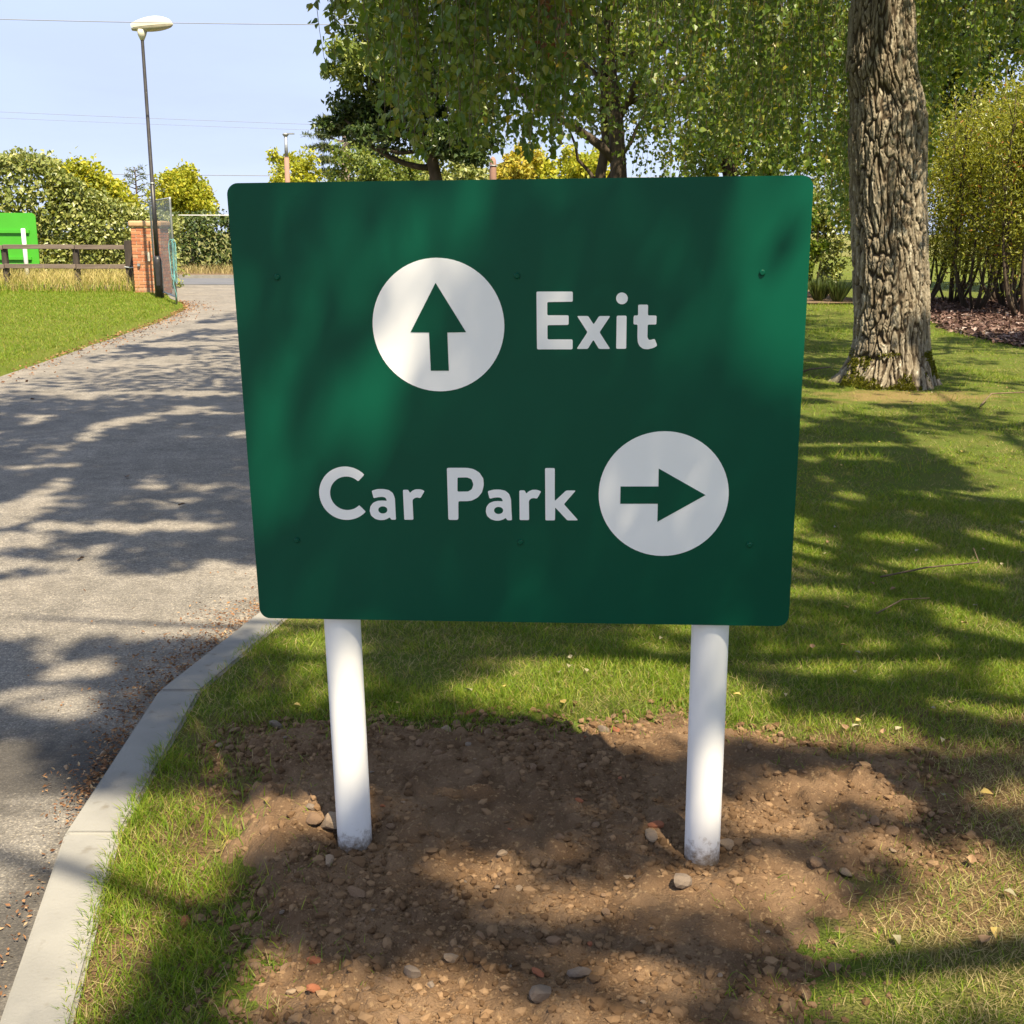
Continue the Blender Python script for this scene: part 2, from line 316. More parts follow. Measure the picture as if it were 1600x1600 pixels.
M['hedge_leaf'] = leaf_mat('hedge_leaf', [(0, (0.12, 0.155, 0.028)), (0.5, (0.21, 0.245, 0.055)), (1, (0.36, 0.36, 0.11))], trans=0.22, rough=0.38, spec=0.6)
M['hedge_dark'] = leaf_mat('hedge_dark', [(0, (0.035, 0.065, 0.012)), (0.5, (0.070, 0.105, 0.022)), (1, (0.13, 0.16, 0.038))], trans=0.2, rough=0.45, spec=0.5)
M['photinia_leaf'] = leaf_mat('photinia_leaf', [(0, (0.15, 0.175, 0.018)), (0.6, (0.25, 0.27, 0.03)), (0.975, (0.36, 0.36, 0.06)), (0.992, (0.45, 0.16, 0.06)), (1, (0.5, 0.14, 0.06))], trans=0.45, rough=0.35, spec=0.5)
M['conifer'] = leaf_mat('conifer', [(0, (0.055, 0.085, 0.040)), (0.6, (0.10, 0.13, 0.055)), (1, (0.20, 0.20, 0.07))], trans=0.15, rough=0.6)
M['timber'] = mat('timber', (0.13, 0.10, 0.085), (0.19, 0.15, 0.125), 12, rough=0.9, spec=0.15, bump=0.4, stretch=(0.15, 1, 1))
M['timber_dark'] = mat('timber_dark', (0.045, 0.037, 0.034), (0.075, 0.06, 0.05), 9, rough=0.85, spec=0.2, bump=0.4, stretch=(1, 1, 0.2))
M['brick'] = leaf_mat('brick', [(0, (0.36, 0.14, 0.075)), (0.5, (0.46, 0.20, 0.10)), (1, (0.54, 0.28, 0.15))], trans=0.0, rough=0.9, spec=0.15)
M['mortar'] = mat('mortar', (0.42, 0.34, 0.25), (0.36, 0.29, 0.22), 20, rough=0.95, spec=0.1)
M['capstone'] = mat('capstone', (0.50, 0.33, 0.18), (0.43, 0.28, 0.16), 10, rough=0.9, spec=0.15, bump=0.3)
M['lamp_black'] = mat('lamp_black', (0.018, 0.017, 0.018), (0.030, 0.028, 0.028), 8, rough=0.42, spec=0.5)
M['lamp_cream'] = mat('lamp_cream', (0.62, 0.58, 0.46), (0.55, 0.52, 0.42), 6, rough=0.5, spec=0.4)
M['lamp_glass'] = mat('lamp_glass', (0.42, 0.38, 0.28), (0.36, 0.33, 0.25), 6, rough=0.25, spec=0.6)
M['lime_paint'] = mat('lime_paint', (0.065, 0.37, 0.028), (0.06, 0.34, 0.025), 2, rough=0.45, spec=0.4)
M['rope'] = mat('rope', (0.20, 0.46, 0.47), (0.14, 0.38, 0.40), 40, rough=0.7)
M['wire'] = mat('wire', (0.20, 0.21, 0.24), (0.24, 0.25, 0.28), 3, rough=0.7)
M['terracotta'] = mat('terracotta', (0.33, 0.19, 0.14), (0.28, 0.165, 0.125), 5, rough=0.85)
M['moss'] = leaf_mat('moss', [(0, (0.09, 0.10, 0.012)), (1, (0.20, 0.20, 0.025))], trans=0.2, rough=0.9, spec=0.1)

# ------------------------------------------------------------------ outlines of the place (metres)
def kerb_out(y):
    y = np.maximum(np.asarray(y, float), -1.5); return -1.180 + np.where(y < 3.4, 0.083, 0.15) * (y - 3.4) ** 2
KERB_W = 0.142
_RB = np.array([(5.4, -0.572), (8, -0.35), (14, -0.9), (20, -2.2), (26, -3.4), (30, -3.0), (31.8, -0.5), (33.2, 6.0)])
def drive_right(y):
    y = np.asarray(y, float); return np.where(y < 5.4, kerb_out(y), np.interp(y, _RB[:, 0], _RB[:, 1]))
def lawn_left_edge(y):
    y = np.asarray(y, float); return drive_right(y) + np.where(y < 5.42, KERB_W, 0.0)
_LB = np.array([(-16, -5.3), (-2, -5.3), (6, -5.3), (10, -5.4), (12.3, -5.48), (13.5, -5.54), (15.3, -5.66), (17.8, -5.86), (20.1, -6.02), (23.4, -6.5), (25.1, -7.08), (26.5, -7.75), (28, -8.25), (29.6, -9.2), (31, -11.5), (33.2, -16)])
def drive_left(y): return np.interp(y, _LB[:, 0], _LB[:, 1])
SOIL = [(-0.46, 1.1), (-0.57, 1.93), (-0.63, 2.25), (-0.78, 2.6), (-0.80, 3.0), (-0.92, 3.16), (-0.84, 3.28), (-0.57, 3.41), (-0.2, 3.36), (0.2, 3.37),
        (0.52, 3.46), (0.80, 3.27), (0.97, 3.18), (1.19, 3.12), (1.18, 2.81), (1.12, 2.58), (0.90, 2.40), (0.72, 2.16), (0.63, 1.94), (0.6, 1.1)]
def soil_sd(x, y):
    w = 0.16 * (fbm(x * 6, y * 6, 4, 3) - 0.5) + 0.09 * (vnoise(x * 28, y * 28, 8) - 0.5)
    return poly_sd(x, y, SOIL) + w

def sheet(name, xa, xb, ys, nx, z, mat_, wob=0.0):
    """a ruled sheet between two edge functions"""
    ys = np.asarray(ys, float); a = xa(ys); b = xb(ys)
    t = np.linspace(0, 1, nx)
    X = a[:, None] + (b - a)[:, None] * t[None]; Y = np.broadcast_to(ys[:, None], X.shape)
    Z = (z(X, Y) if callable(z) else np.full(X.shape, float(z)))
    if wob: Z = Z + wob * (fbm(X * 0.8, Y * 0.8, 3, 2) - 0.5)
    i = np.arange(len(ys) - 1)[:, None] * nx; j = np.arange(nx - 1)[None]
    q = np.stack([i + j, i + j + 1, i + nx + j + 1, i + nx + j], -1).reshape(-1, 4)
    o = Geo().add(np.stack([X, Y, Z], -1), q).obj(name, mat_, smooth=True)
    return tag(o, kind='structure')

const = lambda v: (lambda y: np.full(np.shape(y), float(v)))
g = Geo(); n_ = 41; xs_ = np.linspace(-400, 400, n_)
X, Y = np.meshgrid(xs_, xs_ + 150); i = np.arange(n_ - 1)[:, None] * n_; j = np.arange(n_ - 1)[None]
g.add(np.stack([X, Y, np.full(X.shape, -0.14)], -1), np.stack([i + j, i + j + 1, i + n_ + j + 1, i + n_ + j], -1).reshape(-1, 4))
ground = tag(g.obj('ground', M['meadow']), kind='structure')
ys = np.concatenate([np.linspace(-16, 6, 90), np.linspace(6.2, 33.2, 90)])
drive = sheet('driveway', drive_left, drive_right, ys, 30, -0.04, M['asphalt'], 0.02)
def zl(X, Y):
    d = drive_left(Y) - X; return -0.055 + 0.075 * sstep(0.0, 0.5, d) + 0.03 * (fbm(X * .7, Y * .7, 3) - .5)
lawn_l = sheet('lawn_left', const(-45), lambda y: drive_left(y) + 0.02, np.linspace(2, 32.9, 120), 130, zl, M['lawn'])
lawn_r = sheet('lawn_right', lawn_left_edge, const(45), np.concatenate([np.linspace(-16, -2.2, 20), np.linspace(-2, 6, 80), np.linspace(6.1, 33, 90)]), 160,
               lambda X, Y: -0.004 + 0.02 * (fbm(X * .9, Y * .9, 3, 5) - .5) * sstep(0.05, 1.5, X - lawn_left_edge(Y)), M['turf'])
pub = sheet('public_road', const(-90), const(4), [33.2, 35.3, 37.5], 12, -0.03, M['road'])
sheet('far_lawn', const(4.004), const(90), np.linspace(33.0, 70, 12), 30, -0.01, M['lawn'], 0.05)
sheet('verge', const(-90), const(4), np.linspace(37.62, 44, 8), 40, 0.03, M['earth'], 0.05)
g = Geo(); g.box(-90, 4, 37.5, 37.62, -0.14, 0.07)
tag(g.obj('far_kerb', M['concrete']), kind='structure')

# kerb of the driveway: one stone after another
kerb = tag(empty('kerb', (-1.1, 3.0, 0)), kind='structure')
joints = [-1.0, -0.1, 0.81, 1.72, 2.64, 3.58, 4.50, 5.41]
for a, b in zip(joints[:-1], joints[1:]):
    bm = bmesh.new()
    gap = 0.003
    vs = []
    for z in (-0.22, 0.008):
        for y, s in ((a + gap, 0), (a + gap, 1), (b - gap, 1), (b - gap, 0)):
            vs.append(bm.verts.new((float(kerb_out(y)) + KERB_W * s + 1.1, y - 3.0, z)))
    for f in ((3, 2, 1, 0), (4, 5, 6, 7), (0, 1, 5, 4), (1, 2, 6, 5), (2, 3, 7, 6), (3, 0, 4, 7)): bm.faces.new([vs[k] for k in f])
    bm.normal_update()
    top = [e for e in bm.edges if all(v.co.z > 0 for v in e.verts)]
    bmesh.ops.bevel(bm, geom=top, offset=0.008, segments=3, affect='EDGES')
    me = bpy.data.meshes.new('kerb_stone'); bm.to_mesh(me); bm.free(); me.materials.append(M['concrete'])
    link('kerb_stone', me, kerb, rot=(random.uniform(-.004, .004), random.uniform(-.006, .006), 0))
g = Geo(); yy = np.linspace(-0.1, 5.41, 40)
g.tube(np.stack([kerb_out(yy) + KERB_W / 2 + 1.1, yy - 3.0, np.full(40, -0.03)], -1), 0.03, 6)
g.obj('joint_mortar', M['mortar'], kerb)

# ------------------------------------------------------------------ dug soil patch
STEP = 0.0062
gx = np.arange(-1.02, 1.42, STEP); gy = np.arange(1.25, 3.62, STEP)
SX, SY = np.meshgrid(gx, gy)
def soil_h(X, Y):
    sd = soil_sd(X, Y); e = sstep(0.06, -0.20, sd)
    wx = X + 0.03 * (vnoise(X * 14, Y * 14, 4) - .5); wy = Y + 0.03 * (vnoise(X * 14, Y * 14, 9) - .5)
    f1, f2, c = worley(wx * 14, wy * 14, 2); f1b, f2b, cb = worley(wx * 44, wy * 44, 5)
    rough = sstep(0.35, 0.62, fbm(X * 2.3, Y * 2.3, 3, 11))
    h = 0.012 + 0.036 * (fbm(X * 3, Y * 3, 4, 1) - 0.42) + 0.016 * fbm(X * 22, Y * 22, 5, 6, .6) + (0.014 + 0.030 * rough) * np.clip(0.75 - f1, 0, 1) * c + 0.014 * np.clip(0.8 - f1b, 0, 1) * cb
    for px_, py_ in ((-0.388, 2.589), (0.4645, 2.5257)):
        d = np.hypot(X - px_, Y - py_); h = h * (1 - .75 * np.exp(-(d / 0.10) ** 2)) + 0.012 * np.exp(-((d - .16) / 0.07) ** 2)
    return e * h - (1 - e) * 0.03
SZ = soil_h(SX, SY)
ny_, nx_ = SX.shape
keep = SZ[:-1, :-1] > -0.028
i, j = np.nonzero(keep); b0 = i * nx_ + j
soil = Geo().add(np.stack([SX, SY, SZ], -1), np.stack([b0, b0 + 1, b0 + nx_ + 1, b0 + nx_], -1)).obj('soil_patch', M['soil'], smooth=True)
tag(soil, kind='structure')

def lump_mesh(name, mat_, seed, sub=2, rough=0.25, flat=0.7, smooth=False):
    r = np.random.default_rng(seed); bm = bmesh.new(); bmesh.ops.create_icosphere(bm, subdivisions=sub, radius=1.0)
    planes = r.normal(size=(7, 3)); planes /= np.linalg.norm(planes, axis=1)[:, None]; dd = r.uniform(0.5, 0.85, 7)
    for v in bm.verts:
        p = np.array(v.co)
        for n, d in zip(planes, dd):
            k = p @ n
            if k > d: p = p - n * (k - d) * 0.9
        p = p * (1 + rough * (r.random() - 0.5) * 0.5)
        v.co = (p[0] * 1.15, p[1] * 0.9, p[2] * flat)
    me = bpy.data.meshes.new(name); bm.to_mesh(me); bm.free(); me.materials.append(mat_)
    if smooth:
        me.polygons.foreach_set('use_smooth', np.ones(len(me.polygons), bool))
    return me
# small crumbs of soil, far too many to count
ico = bmesh.new(); bmesh.ops.create_icosphere(ico, subdivisions=1, radius=1.0)
IV = np.array([v.co for v in ico.verts]); IF = np.array([[v.index for v in f.verts] for f in ico.faces]); ico.free()
def lumps(n, px, py, pz, size):
    k = len(IV)
    sc = size[:, None] * RNG.uniform(0.55, 1.25, (n, 3)); sc[:, 2] *= 0.8
    v = IV[None] * (1 + 0.5 * (RNG.random((n, k, 1)) - 0.5)) * sc[:, None]
    th = RNG.uniform(0, 6.28, n); c, s = np.cos(th)[:, None], np.sin(th)[:, None]
    v = np.stack([v[..., 0] * c - v[..., 1] * s, v[..., 0] * s + v[..., 1] * c, v[..., 2]], -1)
    v += np.stack([px, py, pz], -1)[:, None]
    f = (IF[None] + (np.arange(n) * k)[:, None, None]).reshape(-1, 3)
    return v.reshape(-1, 3), f
N = 26000
x = RNG.uniform(-1.0, 1.35, N); y = 1.5 + 2.05 * RNG.random(N); w = RNG.random(N)
ok = (soil_sd(x, y) < 0.02 + .12 * RNG.random(N) ** 3) & (w < 0.12 + 1.3 * sstep(0.42, 0.66, fbm(x * 3.2, y * 3.2, 3, 11))) & (x > lawn_left_edge(y) + 0.03)
x, y = x[ok], y[ok]; s = 0.0025 + 0.013 * RNG.random(len(x)) ** 5
for px_, py_ in ((-0.388, 2.589), (0.4645, 2.5257)):                 # heaped crumbs round the post feet
    a_ = RNG.uniform(0, 6.28, 150); r_ = .046 + RNG.gamma(1.6, .045, 150)
    x = np.concatenate([x, px_ + r_ * np.cos(a_)]); y = np.concatenate([y, py_ + r_ * np.sin(a_)]); s = np.concatenate([s, .004 + .014 * RNG.random(150) ** 2.2])
clods = Geo().add(*lumps(len(x), x, y, np.maximum(soil_h(x, y), -.002) + s * 0.1, s)).obj('soil_clods', M['clod'], soil); tag(clods, kind='stuff')

# ------------------------------------------------------------------ direction sign
GLYPHS = {
 'E': [[(433,7362),(437,7379),(447,7389),(464,7392),(1160,7388),(1177,7384),(1188,7374),(1191,7357),(1191,7210),(1188,7193),(1178,7182),(1161,7179),(688,7175),(671,7171),(660,7161),(657,7144),(656,6930),(659,6914),(670,6903),(687,6900),(1074,6898),(1091,6894),(1102,6884),(1105,6867),(1105,6729),(1102,6712),(1091,6702),(1074,6698),(690,6695),(673,6691),(662,6681),(659,6664),(658,6426),(661,6409),(671,6399),(689,6395),(1158,6394),(1175,6390),(1185,6380),(1189,6363),(1189,6216),(1186,6198),(1175,6188),(1158,6185),(468,6186),(450,6190),(440,6200),(436,6217)]],
 'x': [[(1297,6856),(1291,6870),(1296,6879),(1311,6882),(1484,6881),(1503,6878),(1519,6869),(1531,6855),(1611,6730),(1622,6719),(1633,6718),(1644,6730),(1725,6854),(1737,6868),(1753,6877),(1772,6879),(1945,6879),(1960,6876),(1964,6867),(1958,6853),(1769,6568),(1761,6551),(1761,6533),(1769,6516),(1962,6218),(1968,6204),(1963,6195),(1948,6192),(1772,6193),(1753,6196),(1737,6205),(1725,6219),(1640,6358),(1629,6370),(1618,6370),(1608,6358),(1525,6220),(1513,6205),(1497,6196),(1478,6194),(1303,6194),(1288,6197),(1283,6206),(1289,6220),(1484,6518),(1492,6535),(1492,6552),(1484,6569)]],
 'i': [[(2107,6855),(2111,6872),(2121,6882),(2138,6885),(2283,6885),(2300,6881),(2311,6871),(2314,6854),(2314,6224),(2311,6207),(2300,6197),(2283,6194),(2135,6194),(2118,6197),(2108,6208),(2104,6225)]],
 'dot': [[(2333,7241),(2330,7210),(2318,7181),(2299,7156),(2274,7137),(2245,7125),(2213,7121),(2182,7125),(2152,7137),(2126,7157),(2107,7182),(2094,7211),(2090,7242),(2093,7274),(2105,7303),(2124,7328),(2149,7347),(2179,7359),(2210,7363),(2242,7358),(2271,7346),(2297,7327),(2316,7302),(2329,7272)]],
 't': [[(2549,7081),(2552,7098),(2562,7108),(2579,7111),(2724,7110),(2740,7107),(2751,7097),(2754,7080),(2755,6917),(2758,6900),(2768,6890),(2785,6886),(2905,6886),(2922,6882),(2932,6872),(2935,6855),(2934,6729),(2931,6713),(2920,6702),(2903,6699),(2785,6699),(2768,6696),(2758,6686),(2754,6669),(2752,6474),(2753,6454),(2757,6434),(2764,6415),(2766,6409),(2775,6394),(2786,6383),(2800,6379),(2804,6379),(2819,6379),(2837,6382),(2855,6387),(2877,6394),(2894,6396),(2908,6390),(2917,6375),(2951,6288),(2955,6271),(2950,6255),(2937,6243),(2913,6228),(2895,6218),(2876,6210),(2857,6204),(2802,6190),(2782,6186),(2762,6184),(2742,6185),(2707,6187),(2687,6190),(2668,6196),(2650,6206),(2624,6224),(2608,6236),(2595,6252),(2584,6269),(2568,6300),(2560,6319),(2555,6339),(2552,6359),(2547,6413),(2546,6433),(2545,6454),(2545,6474),(2544,6670),(2541,6687),(2531,6697),(2514,6701),(2489,6701),(2472,6704),(2462,6714),(2458,6731),(2459,6857),(2462,6874),(2473,6884),(2490,6888),(2522,6887),(2539,6891),(2549,6901),(2552,6918)]],
 'C': [[(-3416,3411),(-3409,3423),(-3409,3435),(-3417,3445),(-3436,3463),(-3447,3473),(-3459,3483),(-3471,3493),(-3493,3508),(-3505,3517),(-3518,3525),(-3531,3533),(-3554,3545),(-3568,3552),(-3582,3559),(-3596,3565),(-3620,3575),(-3634,3580),(-3649,3585),(-3664,3589),(-3689,3595),(-3704,3599),(-3720,3602),(-3735,3604),(-3760,3608),(-3775,3609),(-3791,3610),(-3807,3611),(-3832,3611),(-3848,3611),(-3864,3610),(-3880,3608),(-3905,3605),(-3920,3603),(-3936,3600),(-3952,3597),(-3976,3591),(-3991,3587),(-4007,3582),(-4022,3577),(-4045,3568),(-4060,3562),(-4075,3555),(-4089,3548),(-4112,3537),(-4126,3529),(-4140,3520),(-4153,3511),(-4174,3497),(-4187,3488),(-4200,3478),(-4213,3467),(-4231,3451),(-4243,3440),(-4255,3428),(-4266,3416),(-4283,3397),(-4294,3385),(-4304,3372),(-4314,3359),(-4328,3338),(-4337,3325),(-4346,3310),(-4354,3296),(-4366,3274),(-4374,3259),(-4381,3244),(-4387,3229),(-4397,3205),(-4402,3190),(-4407,3174),(-4412,3158),(-4418,3134),(-4422,3118),(-4426,3102),(-4428,3086),(-4432,3060),(-4434,3044),(-4435,3027),(-4436,3011),(-4436,2985),(-4436,2969),(-4436,2953),(-4434,2937),(-4432,2911),(-4430,2895),(-4427,2879),(-4424,2863),(-4418,2837),(-4415,2822),(-4410,2807),(-4405,2792),(-4396,2767),(-4391,2752),(-4385,2737),(-4378,2723),(-4366,2699),(-4359,2685),(-4351,2671),(-4342,2658),(-4328,2636),(-4319,2623),(-4309,2611),(-4299,2599),(-4282,2579),(-4271,2567),(-4260,2556),(-4249,2545),(-4229,2527),(-4218,2517),(-4205,2507),(-4193,2498),(-4171,2483),(-4158,2474),(-4145,2466),(-4131,2459),(-4108,2447),(-4094,2440),(-4079,2433),(-4065,2427),(-4040,2418),(-4026,2413),(-4010,2409),(-3995,2405),(-3970,2399),(-3955,2396),(-3939,2393),(-3923,2391),(-3898,2388),(-3882,2387),(-3866,2386),(-3850,2386),(-3824,2387),(-3809,2387),(-3792,2389),(-3776,2391),(-3751,2394),(-3736,2397),(-3719,2401),(-3704,2404),(-3679,2411),(-3664,2416),(-3648,2421),(-3633,2427),(-3610,2437),(-3595,2443),(-3580,2451),(-3566,2458),(-3544,2471),(-3530,2479),(-3516,2488),(-3503,2497),(-3482,2512),(-3469,2522),(-3456,2533),(-3444,2544),(-3426,2561),(-3418,2573),(-3417,2584),(-3424,2596),(-3533,2712),(-3544,2719),(-3556,2720),(-3568,2712),(-3575,2706),(-3587,2696),(-3601,2686),(-3614,2677),(-3622,2672),(-3636,2663),(-3650,2655),(-3665,2648),(-3673,2645),(-3688,2638),(-3704,2633),(-3719,2628),(-3728,2626),(-3744,2622),(-3760,2619),(-3776,2617),(-3786,2615),(-3801,2614),(-3817,2614),(-3833,2614),(-3843,2614),(-3859,2615),(-3875,2617),(-3890,2620),(-3900,2622),(-3915,2626),(-3931,2630),(-3945,2635),(-3955,2639),(-3970,2644),(-3984,2651),(-3998,2658),(-4007,2664),(-4020,2672),(-4033,2680),(-4046,2690),(-4054,2696),(-4066,2706),(-4078,2717),(-4088,2728),(-4096,2736),(-4106,2748),(-4116,2760),(-4125,2773),(-4131,2782),(-4139,2795),(-4147,2809),(-4154,2823),(-4158,2833),(-4164,2847),(-4170,2862),(-4175,2877),(-4178,2888),(-4182,2903),(-4185,2919),(-4188,2934),(-4189,2945),(-4191,2961),(-4191,2977),(-4192,2993),(-4191,3003),(-4191,3019),(-4189,3036),(-4187,3052),(-4185,3061),(-4182,3077),(-4178,3093),(-4174,3109),(-4171,3118),(-4165,3134),(-4159,3149),(-4152,3164),(-4148,3172),(-4140,3187),(-4132,3201),(-4122,3215),(-4117,3222),(-4108,3235),(-4097,3248),(-4086,3261),(-4080,3267),(-4068,3279),(-4056,3290),(-4043,3300),(-4036,3306),(-4023,3316),(-4009,3325),(-3995,3333),(-3987,3338),(-3973,3345),(-3958,3352),(-3943,3358),(-3935,3362),(-3920,3367),(-3904,3372),(-3889,3375),(-3879,3377),(-3864,3380),(-3848,3383),(-3832,3384),(-3822,3384),(-3807,3385),(-3791,3385),(-3775,3384),(-3765,3383),(-3750,3381),(-3734,3378),(-3719,3374),(-3709,3372),(-3694,3368),(-3679,3363),(-3665,3357),(-3655,3353),(-3642,3346),(-3628,3339),(-3615,3331),(-3606,3325),(-3593,3317),(-3580,3307),(-3569,3298),(-3560,3290),(-3549,3284),(-3537,3285),(-3526,3293)]],
 'a': [[(-3247,3036),(-3247,3052),(-3240,3064),(-3226,3071),(-3146,3095),(-3128,3099),(-3109,3102),(-3091,3103),(-3008,3104),(-2990,3103),(-2972,3101),(-2954,3098),(-2891,3086),(-2873,3081),(-2857,3073),(-2843,3063),(-2799,3028),(-2787,3015),(-2777,3000),(-2770,2984),(-2748,2916),(-2744,2898),(-2741,2880),(-2740,2861),(-2739,2796),(-2739,2778),(-2739,2758),(-2739,2740),(-2737,2428),(-2739,2412),(-2749,2403),(-2764,2399),(-2816,2399),(-2832,2401),(-2846,2410),(-2856,2423),(-2862,2433),(-2871,2445),(-2883,2447),(-2896,2441),(-2901,2437),(-2915,2427),(-2932,2418),(-2949,2411),(-2986,2398),(-3004,2393),(-3022,2390),(-3040,2389),(-3084,2388),(-3102,2389),(-3121,2392),(-3138,2396),(-3184,2410),(-3200,2416),(-3216,2425),(-3230,2436),(-3269,2470),(-3282,2483),(-3291,2499),(-3298,2516),(-3311,2563),(-3315,2581),(-3316,2600),(-3314,2619),(-3304,2674),(-3300,2692),(-3292,2710),(-3282,2725),(-3250,2766),(-3237,2779),(-3222,2791),(-3206,2800),(-3157,2821),(-3140,2827),(-3122,2832),(-3104,2834),(-3060,2838),(-3041,2839),(-3023,2840),(-3005,2839),(-2951,2835),(-2936,2835),(-2927,2839),(-2925,2844),(-2925,2847),(-2927,2855),(-2931,2867),(-2937,2880),(-2940,2885),(-2948,2899),(-2961,2909),(-2976,2916),(-2982,2918),(-3000,2922),(-3018,2924),(-3036,2924),(-3080,2921),(-3098,2919),(-3117,2916),(-3135,2912),(-3190,2899),(-3206,2898),(-3217,2905),(-3223,2919)], [(-2919,2624),(-2925,2598),(-2940,2575),(-2963,2556),(-2991,2544),(-3022,2540),(-3060,2544),(-3087,2555),(-3108,2574),(-3121,2597),(-3125,2623),(-3119,2648),(-3104,2672),(-3081,2690),(-3053,2703),(-3022,2707),(-2984,2703),(-2957,2691),(-2936,2673),(-2923,2650)]],
 'r': [[(-2552,3061),(-2550,3076),(-2540,3086),(-2525,3089),(-2462,3091),(-2446,3089),(-2433,3080),(-2423,3067),(-2410,3038),(-2402,3027),(-2391,3026),(-2379,3035),(-2372,3043),(-2359,3056),(-2344,3067),(-2328,3076),(-2299,3090),(-2282,3097),(-2264,3101),(-2246,3103),(-2183,3103),(-2165,3102),(-2148,3099),(-2131,3093),(-2094,3077),(-2082,3068),(-2078,3056),(-2084,3042),(-2154,2925),(-2165,2912),(-2179,2906),(-2195,2907),(-2214,2912),(-2232,2916),(-2250,2915),(-2267,2912),(-2284,2907),(-2300,2900),(-2315,2890),(-2327,2878),(-2331,2873),(-2340,2859),(-2345,2842),(-2347,2824),(-2343,2432),(-2346,2416),(-2355,2406),(-2370,2403),(-2520,2402),(-2536,2404),(-2545,2414),(-2548,2430)]],
 'P': [[(-1560,3555),(-1556,3577),(-1543,3590),(-1521,3595),(-1152,3597),(-1127,3596),(-1101,3594),(-1076,3590),(-1017,3579),(-992,3573),(-968,3564),(-946,3553),(-878,3513),(-858,3499),(-839,3481),(-825,3460),(-781,3388),(-769,3366),(-762,3341),(-759,3315),(-756,3255),(-756,3229),(-758,3202),(-763,3176),(-786,3084),(-794,3059),(-806,3035),(-821,3014),(-870,2955),(-888,2936),(-909,2919),(-931,2906),(-999,2871),(-1022,2860),(-1048,2852),(-1073,2848),(-1093,2846),(-1119,2843),(-1145,2842),(-1171,2841),(-1288,2840),(-1310,2836),(-1323,2822),(-1328,2800),(-1337,2449),(-1342,2427),(-1356,2413),(-1378,2408),(-1519,2407),(-1541,2411),(-1555,2425),(-1559,2447)], [(-1333,3349),(-1330,3365),(-1321,3374),(-1305,3378),(-1146,3382),(-1128,3381),(-1111,3378),(-1094,3372),(-1048,3354),(-1033,3345),(-1021,3333),(-1014,3317),(-991,3250),(-988,3233),(-987,3215),(-991,3197),(-1010,3140),(-1017,3124),(-1028,3110),(-1042,3099),(-1083,3073),(-1099,3065),(-1117,3060),(-1134,3059),(-1314,3057),(-1329,3060),(-1338,3070),(-1340,3085)]],
 'a2': [[(-665,3043),(-665,3059),(-658,3071),(-645,3078),(-566,3101),(-549,3105),(-531,3108),(-513,3109),(-431,3110),(-414,3109),(-395,3108),(-378,3105),(-315,3092),(-298,3087),(-282,3080),(-267,3070),(-223,3034),(-211,3022),(-200,3007),(-193,2991),(-170,2924),(-165,2906),(-162,2888),(-160,2869),(-158,2805),(-157,2786),(-156,2767),(-156,2749),(-145,2440),(-147,2424),(-156,2414),(-171,2411),(-222,2410),(-239,2413),(-253,2421),(-263,2435),(-268,2444),(-278,2456),(-289,2459),(-302,2452),(-307,2448),(-321,2438),(-337,2430),(-353,2423),(-390,2410),(-407,2405),(-425,2401),(-443,2400),(-486,2400),(-504,2401),(-522,2403),(-539,2408),(-585,2421),(-601,2428),(-617,2436),(-631,2447),(-671,2482),(-683,2494),(-693,2510),(-700,2526),(-715,2574),(-719,2592),(-720,2610),(-719,2629),(-711,2684),(-707,2702),(-700,2719),(-690,2734),(-660,2774),(-648,2788),(-633,2800),(-618,2808),(-570,2829),(-553,2835),(-535,2840),(-518,2843),(-475,2846),(-457,2848),(-438,2848),(-420,2847),(-368,2844),(-353,2844),(-344,2847),(-342,2853),(-342,2855),(-345,2863),(-349,2875),(-355,2888),(-358,2893),(-366,2907),(-379,2917),(-394,2924),(-401,2926),(-418,2930),(-436,2932),(-454,2932),(-497,2929),(-515,2927),(-533,2924),(-550,2920),(-605,2906),(-620,2906),(-631,2913),(-638,2927)], [(-336,2634),(-341,2609),(-355,2585),(-377,2567),(-404,2555),(-435,2550),(-473,2554),(-500,2566),(-521,2584),(-534,2607),(-539,2632),(-533,2658),(-519,2681),(-497,2700),(-470,2712),(-440,2716),(-402,2712),(-375,2701),(-354,2683),(-340,2660)]],
 'r2': [[(27,3067),(30,3082),(40,3092),(55,3095),(118,3096),(134,3093),(147,3084),(157,3071),(168,3043),(177,3032),(187,3030),(198,3039),(210,3052),(223,3064),(238,3075),(253,3084),(285,3098),(302,3104),(319,3108),(337,3109),(389,3110),(407,3109),(424,3105),(441,3100),(481,3084),(494,3076),(498,3065),(493,3050),(428,2934),(418,2921),(404,2915),(388,2915),(364,2920),(346,2922),(328,2922),(311,2918),(300,2916),(283,2909),(269,2900),(256,2887),(251,2880),(242,2865),(236,2848),(234,2830),(236,2447),(233,2431),(224,2422),(209,2419),(53,2417),(38,2420),(29,2430),(26,2445)]],
 'k': [[(594,3573),(597,3588),(606,3598),(621,3601),(778,3602),(793,3599),(802,3590),(805,3574),(803,2885),(805,2871),(812,2868),(823,2876),(1032,3079),(1046,3090),(1062,3096),(1079,3099),(1236,3100),(1249,3097),(1252,3090),(1245,3079),(1021,2810),(1013,2796),(1013,2781),(1021,2767),(1299,2444),(1306,2432),(1303,2425),(1290,2422),(1104,2421),(1087,2423),(1071,2430),(1058,2441),(828,2696),(818,2704),(812,2702),(810,2688),(806,2446),(803,2431),(793,2421),(778,2418),(623,2416),(608,2419),(599,2429),(596,2444)]],
 'arrow_up': [[(-1683,7586),(-1065,6554),(-1464,6549),(-1455,5735),(-1843,5736),(-1853,6551),(-2251,6558)]],
 'arrow_right': [[(3051,3607),(4071,3021),(3048,2408),(3049,2818),(2234,2811),(2235,3200),(3054,3206)]],
}
